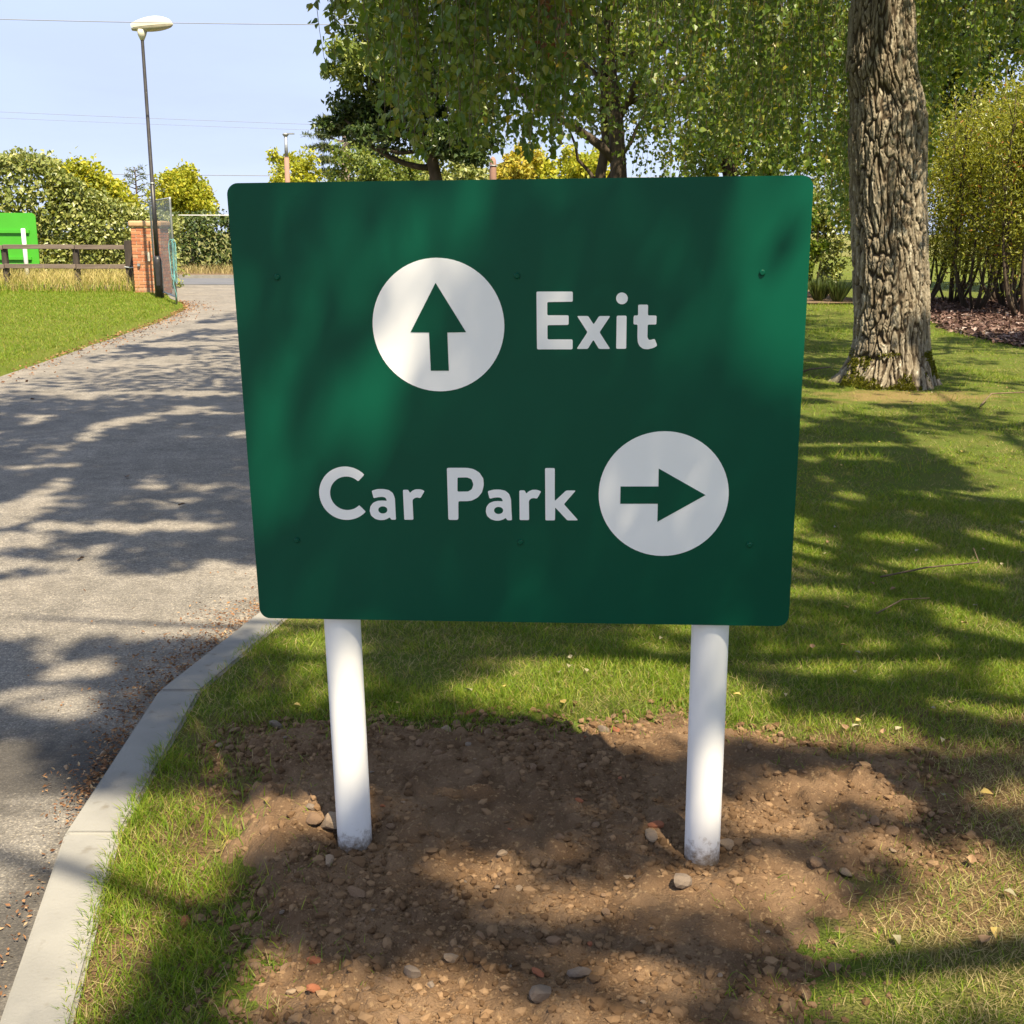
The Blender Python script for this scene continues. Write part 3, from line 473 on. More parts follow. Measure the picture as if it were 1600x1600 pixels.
sr = Vector((0.99711115, -0.07489675, 0.01264228)); su = Vector((-0.01566145, -0.03986182, 0.99908246)); sy_ = su.cross(sr)
sm = Matrix.Identity(4)
for i in range(3): sm[i][0] = sr[i]; sm[i][1] = sy_[i]; sm[i][2] = su[i]
for i, c in enumerate((0.01819, 2.47786, 0.63207)): sm[i][3] = c
sign = empty('direction_sign'); sign.matrix_world = sm
tag(sign, 'large dark green exit and car park sign on two white posts', 'sign')
W2, SH = 0.6, 0.965
def rounded_rect(x0, x1, z0, z1, r, n=8):
    out = []
    for cx, cz, a0 in ((x1 - r, z1 - r, 0), (x0 + r, z1 - r, 90), (x0 + r, z0 + r, 180), (x1 - r, z0 + r, 270)):
        for k in range(n + 1):
            a = math.radians(a0 + 90 * k / n); out.append((cx + r * math.cos(a), cz + r * math.sin(a)))
    return out
def plate(name, loops, y0, y1, mat_, parent):
    """flat cut-out: outline loops in the sign plane, between depths y0 (front) and y1 (back)"""
    g = Geo(); polys = [[Vector((a, b, 0)) for a, b in L] for L in loops]
    tri = tessellate_polygon(polys); flat = [p for L in loops for p in L]; n = len(flat)
    v = [(a, y0, b) for a, b in flat] + [(a, y1, b) for a, b in flat]
    P = np.array(flat); T = []
    for t in tri:
        a, b, c = P[t[0]], P[t[1]], P[t[2]]
        cr = (b[0] - a[0]) * (c[1] - a[1]) - (b[1] - a[1]) * (c[0] - a[0])
        T.append(t if cr > 0 else (t[0], t[2], t[1]))
    T = np.array(T); q = []; o = 0
    for L in loops:
        k = len(L)
        for a in range(k): q.append((o + a, o + (a + 1) % k, n + o + (a + 1) % k, n + o + a))
        o += k
    g.add(v, T, T[:, ::-1] + n, np.array(q))
    return g.obj(name, mat_, parent)
panel = plate('panel', [rounded_rect(-W2, W2, 0, SH, 0.024)], 0.0, 0.004, M['sign_green'], sign)
mm = lambda key: [[(a / 1e4, b / 1e4) for a, b in L] for L in GLYPHS[key]]
for key in ('E', 'x', 'i', 't', 'C', 'a', 'r', 'P', 'a2', 'r2', 'k'):
    o = plate('letter', mm(key), -0.0009, 0.0, M['sign_white'], panel); o['label'] = 'white letter ' + key[0]
plate('letter_dot', mm('dot'), -0.0009, 0.0, M['sign_white'], panel)
circ = lambda cx, cz, r: [[(cx + r * math.cos(a), cz + r * math.sin(a)) for a in np.linspace(0, 2 * math.pi, 72, endpoint=False)]]
d1 = plate('disc', circ(-0.1655, 0.6695, 0.1405), -0.0009, 0.0, M['sign_white'], panel)
d2 = plate('disc', circ(0.3165, 0.3025, 0.1403), -0.0009, 0.0, M['sign_white'], panel)
plate('arrow', mm('arrow_up'), -0.0018, -0.0009, M['sign_green'], panel)['label'] = 'green arrow pointing up'
plate('arrow', mm('arrow_right'), -0.0018, -0.0009, M['sign_green'], panel)['label'] = 'green arrow pointing right'
g = Geo(); g.tube([(0, 0, 0), (0, -0.0030, 0), (0, -0.0048, 0), (0, -0.0048, 0)], [0.0066, 0.0062, 0.0040, 0.0016], 14)
screw_me = g.mesh('screw', M['sign_green'], smooth=False)
for a, b in ((-0.5058, .7726), (.0032, .7717), (.5066, .7746), (-.5014, .1895), (.0035, .1905), (.5061, .19)):
    sc_ = link('screw', screw_me, panel, (a, 0, b))
for t in (0.772, 0.19):
    g = Geo(); g.box(-0.57, 0.57, 0.0045, 0.0125, t - 0.022, t + 0.022); g.box(-0.57, 0.57, 0.0125, 0.030, t + 0.010, t + 0.022); g.box(-0.57, 0.57, 0.0125, 0.030, t - 0.022, t - 0.010)
    g.obj('rail', M['galv'], sign)
for s in (-0.4216, 0.4335):
    R = 0.0425
    zz = [-0.95, -0.5, 0.0, 0.4, 0.86, 0.872, 0.878]
    g = Geo(); g.tube([(s, 0.056, z) for z in zz], [R] * 5 + [R * 0.93, R * 0.7], 40)
    g.obj('post', M['post_white'], sign, smooth=True)
    for t in (0.772, 0.19):
        g = Geo(); th = np.linspace(0, 2 * np.pi, 25)
        g.tube(np.stack([s + 0.047 * np.cos(th), 0.056 + 0.047 * np.sin(th), np.full(25, t)], -1), 0.005, 5, cap=False)
        g.obj('clamp', M['galv'], sign)

# ------------------------------------------------------------------ brick gate pillar
PC = (-8.62, 28.15)
pillar = tag(empty('brick_pillar', (PC[0], PC[1], -0.02)), 'orange brick gate pillar with tan capstone beside the lamp post', 'pillar')
PW = 0.69; BL, BH, BD = 0.221, 0.066, 0.10; CH = 0.077
g = Geo(); g.box(-PW / 2 + 0.008, PW / 2 - 0.008, -PW / 2 + 0.008, PW / 2 - 0.008, 0, 1.55); g.obj('mortar_core', M['mortar'], pillar)
brick_me = [bevelled_box('brick', BL, BD, BH, 0.005, M['brick'], 1), bevelled_box('brick', BL / 2 - .005, BD, BH, 0.005, M['brick'], 1)]
hues = [mat('brick_a', (0.44, 0.17, 0.085), (0.36, 0.14, 0.08), 30, rough=.9, spec=.15), mat('brick_b', (0.52, 0.24, 0.12), (0.44, 0.19, 0.10), 30, rough=.9, spec=.15), mat('brick_c', (0.50, 0.29, 0.17), (0.42, 0.22, 0.13), 30, rough=.9, spec=.15)]
brick_v = []
for h_ in hues:
    for b_ in brick_me:
        c = b_.copy(); c.materials.clear(); c.materials.append(h_); brick_v.append(c)
for k in range(20):
    z = 0.04 + k * CH
    for side in range(4):
        ang = side * math.pi / 2
        off = (k % 2) * 0.5
        cells = [(-PW / 2 + BL / 2 + q * (BL + .0135), 0) for q in range(3)] if k % 2 == 0 else \
                [(-PW / 2 + BL / 4, 1), (-PW / 2 + BL / 2 + BL / 2 + .01, 0), (-PW / 2 + BL / 2 + BL * 1.5 + .023, 0), (PW / 2 - BL / 4, 1)]
        for cx, hf in cells:
            if side in (1, 3) and (abs(cx) > PW / 2 - BD * 0.9 - 0.03) and k % 2: continue
            lx, ly = cx, -PW / 2 + BD / 2 + random.uniform(-.002, .003) + (0.0025 if side % 2 else 0)
            o = link('brick', brick_v[random.choice((0, 0, 1, 1, 2)) * 2 + hf], pillar, (lx * math.cos(ang) - ly * math.sin(ang), lx * math.sin(ang) + ly * math.cos(ang), z), (0, 0, ang))
            if side in (1, 3): o.scale = (0.92, 1, 1)
cap = link('capstone', bevelled_box('capstone', PW + 0.09, PW + 0.09, 0.14, 0.045, M['capstone'], 3), pillar, (0, 0, 1.63))
for q in (-0.2, 0.05):
    g = Geo(); g.box(q - 0.03, q + 0.03, -PW / 2 - 0.05, -PW / 2 + 0.01, 0.66 if q < 0 else 0.78, 0.72 if q < 0 else 0.98); g.obj('hinge_block', M['lamp_cream'] if q > 0 else M['galv'], pillar)

# ------------------------------------------------------------------ post-and-rail fence
fence = tag(empty('rail_fence', (-9.3, 28.6, 0)), 'dark brown timber fence with three rails left of the brick pillar', 'fence')
for k, x in enumerate((0.0, -1.32, -3.05, -4.8, -6.6)):
    z1 = 1.22 if k == 0 else 1.10
    o = link('post', bevelled_box('post', 0.17 if k == 0 else 0.12, 0.14, z1 + 0.2, 0.008, M['timber_dark'], 1), fence, (x, 0.09 if k else 0.0, z1 / 2 - 0.1))
for z in (1.06, 0.60, 0.11):
    for a, b in ((-0.02, -1.30), (-1.31, -3.04), (-3.05, -4.79), (-4.80, -6.6)):
        link('rail', bevelled_box('rail', abs(b - a) - .01, 0.045, 0.105, 0.006, M['timber'], 1), fence, ((a + b) / 2, -0.01, z + random.uniform(-.012, .012)), (0, random.uniform(-.006, .006), 0))
g = Geo(); g.tube([(-0.1, -0.09, 0.60), (0.05, -0.10, 0.58), (0.2, -0.10, 0.60), (0.33, -0.12, 0.61)], 0.016, 6); g.obj('chain', M['galv'], fence)

# ------------------------------------------------------------------ street lamp by the pillar
lamp = tag(empty('street_lamp', (-7.83, 25.98, 0)), 'tall black street lamp with cream head beside the brick pillar', 'street lamp')
g = Geo(); g.tube([(0, 0, -.1), (0, 0, .75), (0, 0, .84), (0, 0, .92)], [.095, .092, .088, .052], 16); g.obj('base', M['lamp_black'], lamp, True)
g = Geo(); g.box(-.03, .05, -.101, -.085, .28, .70); g.obj('door', M['lamp_black'], lamp)
g = Geo(); g.tube([(0, 0, .9), (0, 0, 2.45), (0, 0, 2.452), (0, 0, 5.42)], [.051, .049, .042, .034], 14); g.obj('column', M['lamp_black'], lamp, True)
g = Geo(); g.tube([(0, 0, 2.44), (0, 0, 2.47)], .056, 14); g.obj('collar', M['galv'], lamp, True)
def lantern(parent, L, Wd, Hh, loc, ry, top=M['lamp_cream'], bot=M['lamp_glass']):
    us = np.linspace(0, 1, 15); out = {}
    for nm, sgn, mt in (('lamp_head', 1, top), ('lamp_glass', -1, bot)):
        prof = np.sin(np.pi * np.clip(us * 0.86 + 0.14, 0, 1)) ** 0.55 * (0.62 + 0.38 * us)
        th = np.linspace(0, np.pi, 13)
        X = np.repeat((us * L)[:, None], 13, 1); Yv = (Wd / 2 * prof)[:, None] * np.cos(th)[None]; Z = sgn * (Hh * (0.58 if sgn > 0 else 0.30) * prof)[:, None] * np.sin(th)[None] ** 0.8 + (0.004 if sgn > 0 else -0.004)
        i = np.arange(14)[:, None] * 13; j = np.arange(12)[None]
        q = np.stack([i + j, i + j + 1, i + 13 + j + 1, i + 13 + j], -1).reshape(-1, 4)
        gg = Geo().add(np.stack([X, Yv, Z], -1), q if sgn < 0 else q[:, ::-1], [tuple(range(13))[:3]])
        o = gg.obj(nm, mt, parent, True); o.location = loc; o.rotation_euler = (0, ry, 0); out[nm] = o
    return out
lantern(lamp, 0.88, 0.34, 0.42, (-.20, 0, 5.60), -math.radians(5))
g = Geo(); g.tube([(0, 0, 5.36), (0, 0, 5.46), (0.01, 0, 5.57)], [.04, .085, .11], 14); g.obj('bracket', M['lamp_cream'], lamp, True)

# ------------------------------------------------------------------ far street lamps, poles, wires
far = tag(empty('street_lamp', (-8.47, 45.0, 0)), 'distant grey street lamp with flat head rising out of a yellow tree', 'street lamp')
g = Geo(); g.tube([(0, 0, 0), (0, 0, 4.1)], [.10, .09], 10); g.obj('sleeve', M['terracotta'], far, True)
g = Geo(); g.tube([(0, 0, 4.1), (0, 0, 4.86)], [.07, .06], 10); g.obj('column', M['galv'], far, True)
g = Geo(); g.tube([(0, 0, 4.84), (0, 0, 4.93), (0, 0, 4.97)], [.06, .13, .10], 8); g.box(-.05, .32, -.10, .10, 4.93, 4.975); g.obj('lamp_head', M['galv'], far)
pole = tag(empty('marker_post', (-0.70, 42.0, 0)), 'salmon coloured round-topped post in front of the golden tree', 'post')
g = Geo(); g.tube([(0, 0, 0), (0, 0, 3.7), (0, 0, 3.85), (0, 0, 3.95), (0, 0, 3.98)], [.15, .12, .11, .06, .02], 12); g.obj('shaft', M['terracotta'], pole, True)
g = Geo(); g.tube([(0, 0, 3.66), (0, 0, 3.69)], .146, 12); g.obj('band', M['galv'], pole, True)
def wire(a, b, sag, r, label):
    a, b = np.array(a, float), np.array(b, float); t = np.linspace(0, 1, 40)[:, None]
    p = a + (b - a) * t; p[:, 2] -= (sag * 4 * t * (1 - t))[:, 0]
    tag(Geo().tube(p, r, 5).obj('overhead_wire', M['wire'], smooth=True), label, 'wire', 'overhead wires')
wire((-26, 20.5, 5.75), (14, 30, 6.9), 0.75, .008, 'highest overhead wire, passing behind the lamp head')
wire((-40, 39.5, 6.35), (24, 41, 4.4), 0.45, .006, 'upper one of the faint pair of overhead wires in mid sky')
wire((-40, 39.9, 6.15), (24, 41.4, 4.3), 0.45, .005, 'lower one of the faint pair of overhead wires in mid sky')
wire((-60, 60, 4.75), (46, 60, 4.4), 0.5, .017, 'lowest overhead wire, just above the sign top')

# ------------------------------------------------------------------ back of the bright green board
gs = tag(empty('notice_board', (-12.95, 30.0, 0)), 'bright lime green sign board seen from behind beyond the fence', 'sign')
g = Geo(); rr_ = rounded_rect(-1.1, 0.90, .55, 1.88, .12)
def plate_y(name, outline, y0, y1, mat_, parent): return plate(name, [outline], y0, y1, mat_, parent)
plate_y('panel', rr_, 0.0, 0.02, M['lime_paint'], gs)
for z in (0.76, 1.42):
    gg = Geo(); gg.box(-1.0, 0.72, -0.05, -0.002, z - .035, z + .035); gg.obj('rail', M['lime_paint'], gs)
for x in (0.60, -0.85):
    gg = Geo(); gg.tube([(x, -.10, -.2), (x, -.10, 1.48), (x, -.10, 1.50)], [.055, .055, .04], 14); gg.obj('post', M['board_post'], gs, True)

# ------------------------------------------------------------------ leaning mesh fence panel and rope
mp = np.array([-6.90, 24.0]); mq = np.array([-8.30, 27.25]); dv = mq - mp; ml = np.linalg.norm(dv)
mesh_f = tag(empty('mesh_panel', (mp[0], mp[1], 0), math.atan2(dv[1], dv[0])), 'tall galvanised wire mesh fence panel standing beside the lamp post', 'fence panel')
H_ = 2.12
for x in (0.0, ml):
    g = Geo(); g.tube([(x, 0, 0), (x, 0, H_ - .06), (x, 0, H_)], .021, 10); g.obj('upright', M['galv'], mesh_f, True)
for z in (0.14, H_ - .02):
    g = Geo(); g.tube([(0, 0, z), (ml, 0, z)], .018, 8); g.obj('frame_rail', M['galv'], mesh_f, True)
g = Geo()
for x in np.arange(0.06, ml, 0.055): g.tube([(x, 0, .14), (x, 0, H_ - .02)], .0022, 3, cap=False)
for z in np.arange(0.25, H_, 0.21): g.tube([(0, 0, z), (ml, 0, z)], .0022, 3, cap=False)
tag(g.obj('wire_mesh', M['galv'], mesh_f), kind='stuff')
g = Geo(); rr2 = random.Random(4)
for k in range(4):
    w_ = 0.03 + 0.04 * rr2.random(); z0, z1 = 1.28 + .05 * rr2.random(), 0.35 + 0.35 * rr2.random(); t = np.linspace(0, 2 * np.pi, 26)
    cx = rr2.uniform(-.05, .06)
    g.tube(np.stack([cx + w_ * np.sin(t) * (1 + .4 * np.cos(t)), -0.03 - .02 * k / 7 + .01 * np.sin(3 * t), (z0 + z1) / 2 + (z0 - z1) / 2 * np.cos(t)], -1), .0055, 5, cap=False)
g.tube([(0.02, -.03, .6), (-.02, -.035, .4), (.03, -.03, .2), (0, -.03, .05)], .0075, 5)
rope = tag(g.obj('rope', M['rope'], smooth=True), 'teal rope coiled over the upright of the mesh fence panel', 'rope')
rope.location = mesh_f.location; rope.rotation_euler = (0, 0, -0.3)

# ------------------------------------------------------------------ leaves and crowns
def unit(v): return v / (np.linalg.norm(v, axis=-1, keepdims=True) + 1e-9)
def leaves(pos, d, nrm, L, W, fold=0.15, fine=False):
    """one folded blade per position; every leaf is an island of its own"""
    n = len(pos); d = unit(d); s = unit(np.cross(d, nrm)); nn = np.cross(s, d)
    L = np.broadcast_to(L, (n,))[:, None]; W = np.broadcast_to(W, (n,))[:, None]
    up = nn * W * fold
    if fine:
        P = [pos, pos + d * L * .22 + s * W * .5 + up, pos + d * L * .58 + s * W * .34 + up * .7, pos + d * L - nn * L * .08, pos + d * L * .58 - s * W * .34 + up * .7, pos + d * L * .22 - s * W * .5 + up]
        v = np.stack(P, 1).reshape(-1, 3); o = (np.arange(n) * 6)[:, None]
        return v, np.concatenate([o + np.array([[0, 1, 2, 3]]), o + np.array([[0, 3, 4, 5]])])
    v = np.stack([pos, pos + d * L * .42 + s * W * .5 + up, pos + d * L, pos + d * L * .42 - s * W * .5 + up], 1).reshape(-1, 3)
    o = (np.arange(n) * 4)[:, None]
    return v, np.concatenate([o + np.array([[0, 1, 2]]), o + np.array([[0, 2, 3]])])
def rdir(n, bias=(0, 0, 0), k=1.0): return unit(RNG.normal(size=(n, 3)) * k + np.array(bias))
def blob(c, r, n, clump=0.22, nclump=60, shell=0.45, low=-1.0):
    """leaf places: clumps spread through an uneven ellipsoid"""
    c = np.array(c, float); r = np.array(r, float)
    cd = rdir(nclump); rad = RNG.random(nclump) ** shell * (0.80 + 0.34 * RNG.random(nclump))
    cc = cd * rad[:, None]; cc[:, 2] = np.maximum(cc[:, 2], low + .1 * RNG.random(nclump))
    ci = RNG.integers(0, nclump, n); cs = clump * (0.6 + 0.8 * RNG.random(nclump))
    off = rdir(n) * (RNG.random(n) ** 0.5)[:, None] * cs[ci][:, None]
    return c + (cc[ci] + off) * r
def crown(name, parent, pts, L, W, mt, droop=-0.3, fine=False, up=0.6, fold=.15, size=1.0):
    n = len(pts); d = rdir(n, (0, 0, droop)); nrm = rdir(n, (0, 0, up))
    sz = RNG.uniform(0.7, 1.25, n) * size
    o = Geo().add(*leaves(pts, d, nrm, L * sz, W * sz, fold, fine)).obj(name, mt, parent)
    return tag(o, kind='stuff')
def limb(a, b, bend=0.15, n=7):
    a, b = np.array(a, float), np.array(b, float); t = np.linspace(0, 1, n)[:, None]
    p = a + (b - a) * t; L = np.linalg.norm(b - a)
    w = RNG.normal(size=(3,)) * bend * L
    return p + np.sin(np.pi * t) * w + RNG.normal(size=(n, 3)) * 0.012 * L * np.sin(np.pi * t)
def simple_tree(name, label, cat, base, trunk_top, r0, limbs, groups, bark=M['bark_dark'], group=None):
    """groups: list of (points, leaf length, leaf width, material)"""
    t = tag(empty(name, (base[0], base[1], 0)), label, cat, group); b = np.array([base[0], base[1], 0.0])
    g = Geo(); p = limb((0, 0, -.2), np.array(trunk_top) - b, .03, 9); g.tube(p, np.linspace(r0, r0 * .45, 9), 10)
    g.obj('trunk', bark, t, True)
    if limbs:
        g = Geo()
        for a, e, r in limbs: g.tube(limb(np.array(a) - b, np.array(e) - b, .10), np.linspace(r, r * .3, 7), 7)
        g.obj('limbs', bark, t, True)
    for pts, L, W, mt in groups: crown('crown', t, pts - b, L, W, mt)
    return t

# sun shafts: places on the ground (and the sign's face, by the same slant) that the canopy lets the sun reach
SLX, SLY = -SUN.x / SUN.z, -SUN.y / SUN.z
LIT = [
    (-1.75, 4.72, .50, .22), (-1.30, 4.42, .40, .16), (-1.95, 4.30, .28, .10), (-1.15, 4.95, .30, .16), (-2.5, 5.2, .3, .08),
    (-1.35, 2.55, .30, .28), (-1.05, 2.15, .22, .30), (-0.95, 2.75, .12, .10), (-0.80, 2.42, .10, .12), (-1.62, 3.12, .14, .10), (-1.95, 3.6, .14, .06),
    (0.40, 3.78, .30, .12), (0.15, 3.60, .28, .12), (0.62, 3.55, .16, .12), (-0.80, 4.15, .12, .14), (0.40, 3.24, .20, .10), (0.95, 3.28, .22, .10), 
    (-0.60, 2.72, .15, .09), (-0.72, 2.50, .08, .06), (0.10, 2.36, .14, .07), (-0.10, 2.44, .08, .05), (0.42, 2.36, .14, .08), (0.25, 2.10, .10, .05), (-0.30, 2.02, .20, .06),
    (-0.50, 2.06, .08, .05), (0.80, 2.62, .16, .05), (0.88, 2.85, .12, .07), (0.62, 2.75, .10, .06), (1.05, 2.20, .30, .14), (0.82, 2.02, .22, .07), (1.10, 2.50, .14, .08), (0.60, 2.42, .1, .05),
    (-0.45, 2.76, .05, .09), (-0.52, 2.90, .03, .03), (0.42, 2.62, .05, .06), (0.34, 2.82, .04, .03),
    (3.42, 11.75, .30, .30), (3.1, 12.45, .30, .28), (2.85, 13.05, .30, .25), (3.6, 11.3, .3, .2), (4.6, 10.6, 1.6, .45), (3.0, 10.9, .9, .35), (2.2, 7.7, .35, .14), (2.45, 8.2, .5, .12), (3.6, 8.0, .5, .12), (2.3, 5.6, .4, .10), (2.0, 5.1, .3, .08), (1.55, 4.75, .4, .10),
    (3.9, 14.5, 2.2, .4), (6.4, 13.0, 1.4, .4), (5.0, 17.5, 3.0, .6), (2.7, 6.6, .5, .12), (3.2, 5.9, .35, .10), (1.2, 3.9, .25, .08), (1.9, 3.5, .4, .10),
    (-3.1, 7.5, .35, .10), (-2.0, 6.9, .3, .08), (-3.9, 6.6, .5, .12), (-2.2, 8.6, .35, .08), (-2.0, 5.9, .35, .10), (-3.1, 5.4, .4, .08), (-4.6, 19.0, 1.2, .5), (-4.2, 16.0, .8, .25), (-3.2, 11.0, .6, .15), (-2.6, 9.8, .5, .1),
]
FACE = [(-0.73, 3.33, 0.050, 0.030), (-0.60, 3.34, 0.040, 0.022), (-0.52, 3.38, 0.050, 0.025), (-0.89, 3.39, 0.030, 0.030), (-0.60, 3.20, 0.050, 0.030), (-0.66, 3.18, 0.035, 0.025), (-0.82, 3.20, 0.030, 0.030),
        (0.09, 3.32, 0.050, 0.035), (0.14, 3.34, 0.030, 0.030), (-0.76, 3.08, 0.035, 0.030), (-0.77, 3.04, 0.025, 0.030), (-0.13, 2.89, 0.020, 0.020), (-0.63, 3.14, 0.060, 0.015), (-0.75, 2.92, 0.020, 0.015), (-0.50, 3.26, .02, .015)]
def sun_keep(p):
    gx_ = p[:, 0] + p[:, 2] * SLX; gy_ = p[:, 1] + p[:, 2] * SLY
    lit = np.zeros(len(p), bool)
    wx = gx_ + .10 * (vnoise(gx_ * 7, gy_ * 7, 21) - .5); wy = gy_ + .10 * (vnoise(gx_ * 7, gy_ * 7, 25) - .5)
    for cx, cy, rx, ry in LIT:
        k = 1.5 if cy < 6 else 1.15
        a = np.arctan2(0, 1); lit |= ((wx - cx) / (rx * k)) ** 2 + ((wy - cy) / (ry * k)) ** 2 < 1
    for cx, cy, rx, ry in FACE:
        lit |= ((gx_ - cx - .5 * (gy_ - cy)) / (rx + .028)) ** 2 + ((gy_ - cy) / (ry + .023)) ** 2 < 1
    lit |= (vnoise(gx_ * 8, gy_ * 12, 51) > .80) & (gx_ < -.40) & (gx_ > -.98) & (gy_ > 2.95) & (gy_ < 3.42)
    lit |= (vnoise(gx_ * 8, gy_ * 12, 57) > .78) & (gx_ > -.02) & (gx_ < .2) & (gy_ > 3.22) & (gy_ < 3.42)
    face_ = (gx_ > -.98) & (gx_ < .42) & (gy_ > 2.86) & (gy_ < 3.42)
    far_ = np.clip((gy_ - 3.5) / 5, 0, 1)
    lit |= fbm(gx_ * 2.4, gy_ * (3.2 - 1.2 * far_), 3, 31) > 0.662 - 0.035 * far_ - .065 * (gx_ > 1.2) + .005 * (gx_ < -1.2) - .19 * ((gy_ > 5.5) & (gx_ > -.2 * gy_) & (gx_ < .235 * gy_)) + .3 * face_
    lit |= vnoise(gx_ * 4.6, gy_ * 3.6, 41) > 0.87
    lit |= gx_ < -5.2 + 0.5 * (vnoise(gy_ * 1.3, gx_ * 0.5, 2) - .5)
    lit |= gy_ > 24
    stray = RNG.random(len(p)) < 0.012
    unseen = (gy_ < 1.3) | (np.abs(gx_) > .5 * gy_ + 1.0)               # thinner where the crown shades nothing in view
    return (~lit & ~(unseen & (RNG.random(len(p)) < .94))) | stray

def refine(p):
    """leaves whose shade falls on the nearest ground and the sign are smaller and more numerous; returns places and sizes"""
    gy_ = p[:, 1] + p[:, 2] * SLY; gx_ = p[:, 0] + p[:, 2] * SLX
    near = (gy_ < 5.6) & (np.abs(gx_) < .5 * gy_ + .5)
    q = p[near]; q = np.concatenate([q + RNG.normal(size=q.shape) * .14 for _ in range(4)]); q = q[sun_keep(q)]
    return np.concatenate([p[~near], q]), np.concatenate([np.ones((~near).sum()), np.full(len(q), .52)])

# ------------------------------------------------------------------ old birch with furrowed bark (the trunk right of the sign)
PROF = np.array([(6.5, 3.30, 0.22), (4.6, 3.40, 0.255), (3.596, 3.450, 0.276), (3.260, 3.477, 0.302), (2.976, 3.493, 0.318), (2.746, 3.554, 0.322), (2.572, 3.593, 0.343), (2.339, 3.602, 0.348), (1.864, 3.647, 0.345), (1.256, 3.721, 0.350), (0.759, 3.773, 0.358), (0.443, 3.796, 0.368), (0.251, 3.799, 0.400), (0.123, 3.790, 0.445), (0.006, 3.780, 0.50), (-0.15, 3.78, .55)])[::-1]
birch = tag(empty('birch_tree', (3.78, 11.62, 0)), 'old birch with thick deeply furrowed trunk standing on the right lawn', 'tree')
NT, NZ = 400, 520
zz = np.concatenate([np.linspace(-0.15, 3.75, NZ - 30), np.linspace(3.78, 6.5, 30)]); th = np.linspace(0, 2 * np.pi, NT, endpoint=False)
T, Z = np.meshgrid(th, zz)
Rb = np.interp(Z, PROF[:, 0], PROF[:, 2]); Cx = np.interp(Z, PROF[:, 0], PROF[:, 1]) - 3.78
flare = np.exp(-np.clip(Z + .02, 0, 9) / 0.17)
Rb = Rb * (1 + 0.08 * flare * np.sin(T * 5 + 1.1) + 0.07 * flare * np.sin(T * 9 + 2) + 0.03 * flare * np.sin(T * 3)) + 0.012 * np.sin(2 * T + Z)
U = T / (2 * np.pi) * 36; V = Z * 4.0
wu = U + 2.2 * (fbm(Z * 2.2 + np.sin(T), np.cos(T) * 1.5 + 3, 3, 5) - .5) + .75 * (fbm(U * .7, V * 1.3, 3, 3) - .5) + .22 * (vnoise(U * 3, V * 7, 4) - .5); wv = V + 1.8 * (vnoise(U * .9, V * .35, 13) - .5) + .5 * (vnoise(U * 2, V * 2, 15) - .5)
f1, f2, cid = worley(wu, wv, 4); g1, g2, gid = worley(wu * 1.7, wv * 3.3, 8)
edge = sstep(0.04, 0.30, f2 - f1); edge2 = sstep(0.0, 0.20, g2 - g1)
amp = 0.048 * (0.75 + 0.25 * np.sin(T * 2 + Z)) * (1 - 0.35 * sstep(2.4, 3.6, Z))
disp = amp * (edge * (0.50 + 0.50 * cid) - 0.75) + 0.014 * (edge2 * (.4 + .6 * gid) - .5) * edge + 0.010 * (fbm(U * 3, V * 2.5, 3, 7) - .5)
kn = np.exp(-((Z - 2.72) / .12) ** 2 - ((np.angle(np.exp(1j * (T - 4.45)))) / .30) ** 2); disp -= 0.05 * kn
kn2 = np.exp(-((Z - 2.45) / .16) ** 2 - ((np.angle(np.exp(1j * (T - 4.35)))) / .28) ** 2); disp += 0.03 * kn2
R = Rb + disp
P = np.stack([Cx + R * np.cos(T), R * np.sin(T), Z], -1)
i = np.arange(NZ - 1)[:, None] * NT; j = np.arange(NT)[None]; k = (j + 1) % NT
tr_o = Geo().add(P, np.stack([i + j, i + k, i + NT + k, i + NT + j], -1).reshape(-1, 4)).obj('trunk', M['birch_bark'], birch, True)
pl_ = tr_o.data.attributes.new('plate', 'FLOAT', 'POINT')        # 0 in the dark cork of a fissure, 1 on a bark plate
pl_.data.foreach_set('value', (sstep(.25, .75, edge) * (.45 + .55 * edge2) * (.55 + .45 * gid)).astype(np.float32).ravel())
# moss on the root flare
N = 15000; tt = RNG.uniform(np.pi, 2 * np.pi, N); z_ = 0.0 + 0.34 * RNG.random(N) ** 1.8
ok = fbm(tt * 2.5, z_ * 5, 3, 4) + RNG.normal(size=N) * .03 > 0.50; tt, z_ = tt[ok], z_[ok]
ti = (tt / (2 * np.pi) * NT).astype(int) % NT; zi = np.searchsorted(zz, z_).clip(0, NZ - 1)
mp_ = P[zi, ti]; out = np.stack([np.cos(tt), np.sin(tt), np.full(len(tt), .5)], -1)
o = Geo().add(*leaves(mp_ - out * .004, out + RNG.normal(size=mp_.shape) * .6, rdir(len(tt)), .026, .015)).obj('moss', M['moss'], birch); tag(o, kind='stuff')
B0 = np.array([3.78, 11.62, 0])
g = Geo()
for k in range(26):
    a = k * 2.399; rr_ = 3.0 + 3.6 * RNG.random(); z0 = 4.0 + 2.6 * RNG.random(); g.tube(limb((-.45, 0, z0), (rr_ * math.cos(a), rr_ * math.sin(a), z0 + 1.5 + 3.5 * RNG.random()), .12, 9), np.linspace(.09, .012, 9), 6)
g.tube(limb((-.48, 0, 6.3), (-.4, .3, 11), .05, 9), np.linspace(.22, .03, 9), 8)
g.obj('limbs', M['bark_dark'], birch, True)
pts = blob((2.3, 11.4, 8.6), (7.3, 7.2, 4.4), 96000, .20, 150, .42, -.8)
pts = pts[sun_keep(pts)]; crown('crown', birch, pts - B0, .125, .10, M['birch_leaf'])

